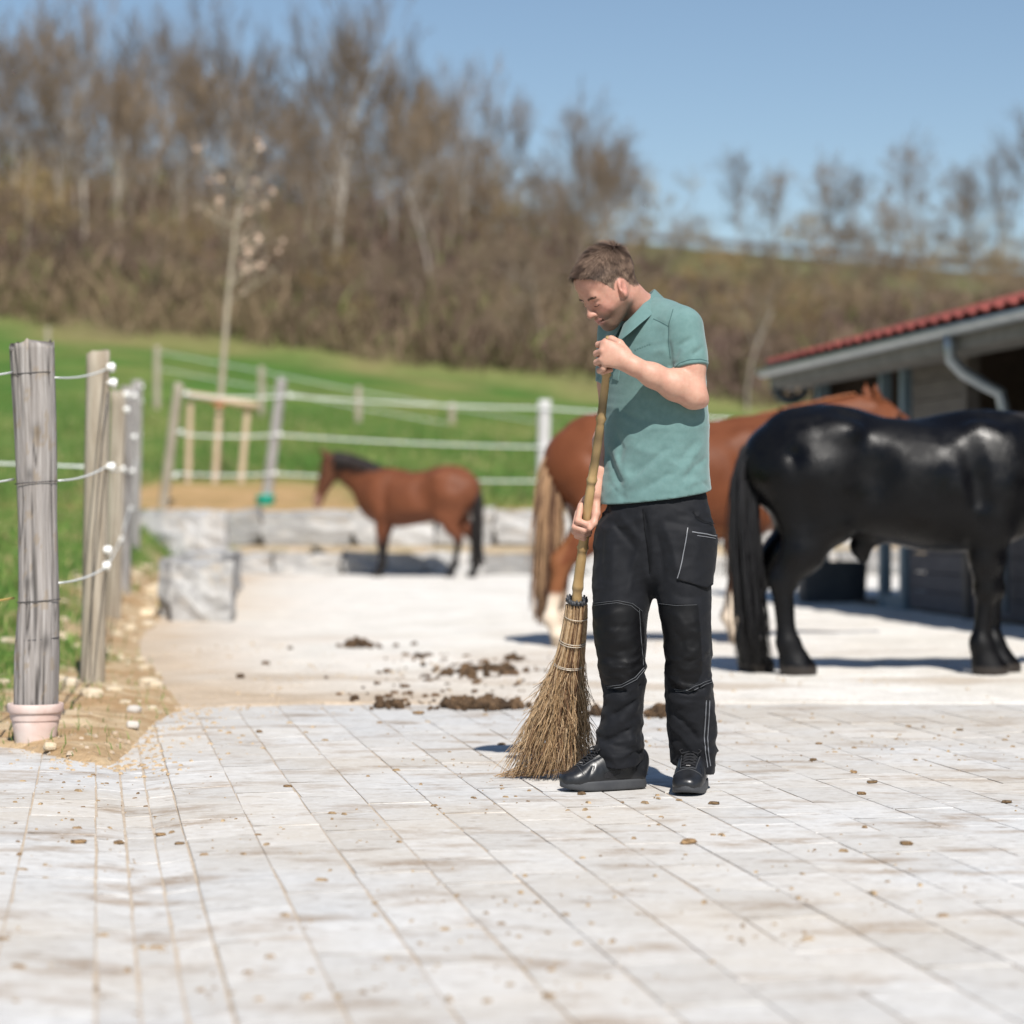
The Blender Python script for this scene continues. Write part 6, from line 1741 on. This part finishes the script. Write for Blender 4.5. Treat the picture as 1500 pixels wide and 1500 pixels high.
# ---- shoes
mat_shoe = M('shoe_leather', (.008, .0085, .010), (.014, .015, .018), scale=30, rough=.34, bump=.12, bscale=350, spec=.5, bdist=.001, rough2=.5)
mat_sole = M('shoe_sole', (.034, .036, .041), (.052, .054, .058), scale=14, rough=.6, bump=.15, bscale=200, bdist=.001)
mat_lace = M('shoe_lace', (.012, .012, .014), rough=.9)
mat_swoosh = M('shoe_emblem', (.010, .010, .012), rough=.25, spec=.6)
mat_tag = M('lace_tag', (.42, .40, .39), rough=.3, metal=.7)
def shoe(toe, heel, side_sign):
    toe = np.array(toe); heel = np.array(heel); L = np.linalg.norm(toe - heel); fx = (toe - heel) / L
    fy = np.array([-fx[1], fx[0], 0]); base = heel; k = L / .29
    def W(x, y, z): return base + (fx * (x) + fy * y) * k + np.array([0, 0, z])
    root = SDF()
    nodes = [(.262, .032, .036, .030), (.240, .036, .047, .036), (.200, .044, .0490, .048), (.160, .055, .047, .062), (.115, .070, .044, .068), (.060, .072, .042, .070), (.030, .066, .039, .066)]
    root.spine([(W(x, 0, z), ry, rz, fy) for x, z, ry, rz in nodes], k=.01, power=2.4)
    root.cone(W(.066, 0, .10), W(.062, 0, .145), .040, .041, k=.03)
    root.plane(W(0, 0, .024), (0, 0, -1), .003)
    # toe cap edge, eyestay edge, quarter seams
    for sgn in (-1, 1):
        root.fold([W(.222, sgn * .050, .045), W(.200, sgn * .040, .075), W(.186, sgn * .020, .095), W(.182, 0, .10)], -.004, .005)
        root.fold([W(.200, sgn * .024, .096), W(.150, sgn * .026, .115), W(.110, sgn * .028, .140)], -.004, .005)
        root.fold([W(.060, sgn * .045, .06), W(.045, sgn * .042, .10), W(.04, sgn * .036, .135)], -.003, .005)
    for t in (0, 1, 2): root.fold([W(.168 + .012 * t, -.05, .062), W(.172 + .012 * t, 0, .11), W(.168 + .012 * t, .05, .062)], -.003 if t % 2 else .002, .005)
    v, f = root.mesh(.0032)
    o = mesh_obj('shoe', v, f, mat_shoe, person, smooth=True)
    # sole
    out = [(.296, .0), (.291, .022), (.272, .040), (.235, .0505), (.200, .0525), (.150, .050), (.100, .046), (.050, .044), (.016, .038), (-.003, .022), (-.008, 0)]
    ring = out + [(x, -y) for x, y in out[-2:0:-1]]
    vs, fs = [], []; n = len(ring)
    for z, s_ in ((.0, .965), (.005, 1.0), (.022, .995), (.033, .975), (.036, .93)):
        for x, y in ring:
            sp = .010 * max(0, (x - .20) / .09) ** 2
            vs.append(W(.145 + (x - .145) * s_, y * s_, z + (sp if z < .03 else sp * .6)))
    for i in range(4):
        for k_ in range(n):
            k2 = (k_ + 1) % n; fs.append((i * n + k_, i * n + k2, (i + 1) * n + k2, (i + 1) * n + k_))
    fs.append(tuple(range(n - 1, -1, -1))); fs.append(tuple(4 * n + k_ for k_ in range(n)))
    so = mesh_obj('sole', vs, fs, mat_sole, o, smooth=True)
    bm_ = so.modifiers.new('sub', 'SUBSURF'); bm_.levels = 1; bm_.render_levels = 1
    bv = BVHTree.FromPolygons([tuple(x) for x in v], [tuple(int(i) for i in x) for x in f])
    def down(x, y, off):
        h_ = bv.ray_cast(Vector(W(x, y, .3)), Vector((0, 0, -1)))
        return None if h_[0] is None else np.array(h_[0]) + np.array(h_[1]) * off
    mb = MB()
    for i, x in enumerate((.214, .201, .188, .175, .162)):
        for sg in (-1, 1):
            pts = [down(x + .010 * sg * (t - .5), y, .003) for t, y in zip(np.linspace(0, 1, 7), np.linspace(-.021, .021, 7))]
            pts = [p for p in pts if p is not None]
            if len(pts) > 2: mb.tube(pts, .0030, 6)
    for sg in (-1, 1):
        c = down(.160, 0, .004)
        mb.tube([c, c + fy * sg * .016 + np.array([0, 0, .010]), c + fy * sg * .034 + fx * .012 + np.array([0, 0, .002]), c + fy * sg * .026 + fx * .020 - np.array([0, 0, .006]), c + fx * .006], .0026, 6)
    mb.build('laces', mat_lace, o, smooth=True)
    c = down(.222, 0, .002)
    mb = MB(); mb.box(c, (.010, .014, .003), np.stack([fx, fy, np.array([0, 0, 1.0])], 1)); mb.build('lace_tag', mat_tag, o, bevel=.001)
    for ln_ in ([(.236, -.045), (.240, -.03), (.238, -.012), (.236, 0), (.238, .012), (.240, .03), (.236, .045)], [(.228, -.024), (.20, -.026), (.17, -.028), (.14, -.030)], [(.228, .024), (.20, .026), (.17, .028), (.14, .030)], [(.228, -.024), (.231, 0), (.228, .024)]):
        pts = [down(np.interp(t, range(len(ln_)), [a[0] for a in ln_]), np.interp(t, range(len(ln_)), [a[1] for a in ln_]), .0008) for t in np.linspace(0, len(ln_) - 1, 22)]
        pts = [p for p in pts if p is not None]
        mbl_ = MB(); mbl_.tube(pts, .0017, 6); mbl_.build('overlay_edge', mat_sole, o, smooth=True)
    # curved mark on the outer side
    pts = []
    for sg in (-1, 1):
        line_t, line_b = [], []
        for t in np.linspace(0, 1, 16):
            x = .165 - .14 * t; zc = .050 + .042 * t ** 1.5; hw = .013 * math.sin(math.pi * min(1, t * 1.6 + .12)) * (1 - t) + .0012
            for lst, zz in ((line_t, zc + hw), (line_b, zc - hw)):
                h_ = bv.ray_cast(Vector(W(x, sg * .12, zz)), Vector(-fy * sg))
                lst.append(None if h_[0] is None else np.array(h_[0]) + np.array(h_[1]) * .0014)
        ok = [i for i in range(16) if line_t[i] is not None and line_b[i] is not None]
        vv = [line_t[i] for i in ok] + [line_b[i] for i in ok]; m2 = len(ok)
        mesh_obj('side_emblem', vv, [(i, i + 1, m2 + i + 1, m2 + i) for i in range(m2 - 1)], mat_swoosh, o, smooth=True)
    return o
gp = lambda u, v: ground_pt(u, v, 0.0)
shoe(gp(823, 1160), gp(943, 1154), 1)
shoe((.536, 7.472, 0), (.594, 7.755, 0), -1)

# ============================================================ besom broom
def bq(u, v): return pix(u, v, YB - .192 + .522 * (v - 493) / (1137 - 493))
broom = empty('besom_broom', tuple(ground_pt(800, 1137)))
tag(broom, 'twig besom broom with bamboo handle held by the man', 'broom')
ctrl = [(893, 493), (891, 520), (887.5, 555), (882, 600), (877, 640), (871, 680), (865.5, 712), (861, 745), (857, 780), (852, 815), (847.5, 850), (843.5, 890)]
cu = np.array(ctrl, float); tt = np.linspace(0, len(ctrl) - 1, 80)
us = np.interp(tt, range(len(ctrl)), cu[:, 0]); vs_ = np.interp(tt, range(len(ctrl)), cu[:, 1])
for _ in range(4): us[1:-1] = (us[:-2] + 2 * us[1:-1] + us[2:]) / 4
path = np.array([bq(u, v) for u, v in zip(us, vs_)])
rad = np.linspace(.0118, .0168, 80)
for nv in (512, 548, 613, 704, 803, 860):
    rad += .0042 * np.exp(-((vs_ - nv) / 3.2) ** 2) - .0012 * np.exp(-((vs_ - nv - 7) / 5) ** 2)
mb = MB(); mb.tube(path, rad, 12)
bcol = np.tile(np.array([.46, .315, .15]), (len(mb.v), 1)); zz = np.repeat(vs_, 12)
for nv in (548, 613, 704, 803, 860): bcol *= (1 - .45 * np.exp(-((zz - nv - 2.5) / 2.2) ** 2))[:, None]
for nv in (595, 640, 672): bcol *= (1 - .6 * np.exp(-((zz - nv) / 15) ** 2))[:, None]  # the arm's cast shadow, painted as dark bands into the handle colour
bcol *= (.8 + .4 * fbm(np.array(mb.v) * np.array([60, 60, 9]), 3, 2))[:, None]
mat_bam = M('bamboo', (1, 1, 1), (.80, .74, .66), scale=30, stretch=(1, 1, .2), rough=.42, bump=.15, bscale=60, attr=True, spec=.4, bdist=.002)
mesh_obj('bamboo_handle', mb.v, mb.f, mat_bam, broom, smooth=True, cols=bcol)
c0 = bq(844.6, 881); axd = bq(838, 930) - bq(846, 870); axd /= np.linalg.norm(axd)
b1 = np.cross(axd, [0, 1, 0]); b1 /= np.linalg.norm(b1); b2 = np.cross(axd, b1)
def ringpath(c, r, n=25): return [c + r * (math.cos(t) * b1 + math.sin(t) * b2) for t in np.linspace(0, 2 * math.pi, n)]
mb = MB(); mb.tube(ringpath(c0 - axd * .002, .0275), .0080, 8, cap=False)
for t_ in np.linspace(0, 2 * math.pi, 17)[:-1]: mb.box(c0 + .033 * (math.cos(t_) * b1 + math.sin(t_) * b2) - axd * (.012 * rng.random()), (.006, .006, .012))
mb.build('binding_ring', M('black_plastic', (.045, .047, .052), rough=.5, bump=.2, bscale=80), broom, smooth=True)
# silhouette of the twig head: left and right edge per height
vv_ = np.array([874, 886, 905, 940, 972, 1010, 1050, 1090, 1115, 1138], float)
le_ = np.array([829, 829, 827, 820, 811, 797, 779, 764, 752, 738], float)
ri_ = np.array([860, 860, 860, 857, 854, 855, 858, 861, 862, 856], float)
mt_ = MB(); tcol = []
def twig(pts, r0, r1, c):
    n0 = len(mt_.v); mt_.tube(pts, np.linspace(r0, r1, len(pts)), 4, cap=False); tcol.extend([c] * (len(mt_.v) - n0))
for i in range(430):
    a = rng.random() * 2 - 1; w = rng.random() * 2 * math.pi; b = math.sqrt(max(0, 1 - a * a)) * math.sin(w)
    v0 = 884 + rng.random() * 9; v1 = 1138 - abs(rng.normal(0, 16)) if rng.random() < .75 else 1138 - rng.random() * 110
    aa = a; n = 11; vsx = np.linspace(v0, v1, n); j = rng.normal(0, 1, (n, 3)); j = np.cumsum(j, 0) * .0016; j -= j[:1]
    pts = []
    flare = rng.normal(0, .16)
    for t, v in enumerate(vsx):
        fr = t / (n - 1); am = np.clip(aa + flare * fr * fr + (.0 if fr < .3 else rng.normal(0, .03)), -1.15, 1.12)
        l, r_ = np.interp(v, vv_, le_), np.interp(v, vv_, ri_)
        u = (l + r_) / 2 + am * (r_ - l) / 2
        p = bq(u, v); dep = (r_ - l) / 2 / 463 * (.95 if fr < .5 else .8)
        p = p + np.array([0, b * dep, 0]) + j[t] * (.4 if fr < .35 else 1.0)
        p[2] = max(p[2], .004 + .006 * rng.random()); pts.append(p)
    tone = rng.random(); c = np.array([.38, .25, .135]) * (1 - tone) + np.array([.64, .48, .31]) * tone
    if rng.random() < .15: c = np.array([.17, .095, .055])
    twig(pts, .0016 + .0011 * rng.random(), .0007, c)
    for _ in range(4):
        s0 = rng.integers(4, n - 2); p0 = pts[s0]; d = pts[s0 + 1] - pts[s0]; d = d / np.linalg.norm(d)
        ln_ = .05 + .09 * rng.random(); kick = rng.normal(0, .30, 3); kick[2] *= .4
        d2 = d + kick; d2 /= np.linalg.norm(d2)
        p1 = p0 + d2 * ln_ * .5; p2 = p1 + (d2 * .6 + d * .4 + rng.normal(0, .18, 3)) * ln_ * .5
        p1[2] = max(p1[2], .004); p2[2] = max(p2[2], .004)
        twig([p0, p1, p2], .0012, .0006, c * (.8 + .4 * rng.random()))
# a few swept out flat at the toe of the broom
for i in range(70):
    v = 1128 + rng.random() * 12; u1 = 722 + rng.random() * 60; u0 = u1 + 40 + rng.random() * 40
    p0, p1 = bq(u0, v - 18 * rng.random() - 6), bq(u1, min(v, 1139)); p0[2] = max(p0[2], .01); p1[2] = .004 + .01 * rng.random(); m = (p0 + p1) / 2 + rng.normal(0, .006, 3); m[2] = max(m[2], .005)
    twig([p0, m, p1], .0015, .0006, np.array([.45, .31, .18]) * (.7 + .5 * rng.random()))
mat_twig = M('twig', (1, 1, 1), (.75, .68, .6), scale=90, rough=.75, attr=True, spec=.25)
tw = mesh_obj('twigs', mt_.v, mt_.f, mat_twig, broom, smooth=True, cols=np.array(tcol))
tag(tw, kind='stuff')
mat_wire = M('binding_wire', (.50, .44, .36), rough=.4, metal=.3)
for v, w in ((903, .0365), (938, .043), (941, .043), (971, .049), (973, .049)):
    l, r_ = np.interp(v, vv_, le_), np.interp(v, vv_, ri_); c = bq((l + r_) / 2, v)
    mb = MB(); mb.tube(ringpath(c, (r_ - l) / 2 / 463 * 1.04 + .001), .0014, 6, cap=False); mb.build('binding_wire', mat_wire, broom, smooth=True)
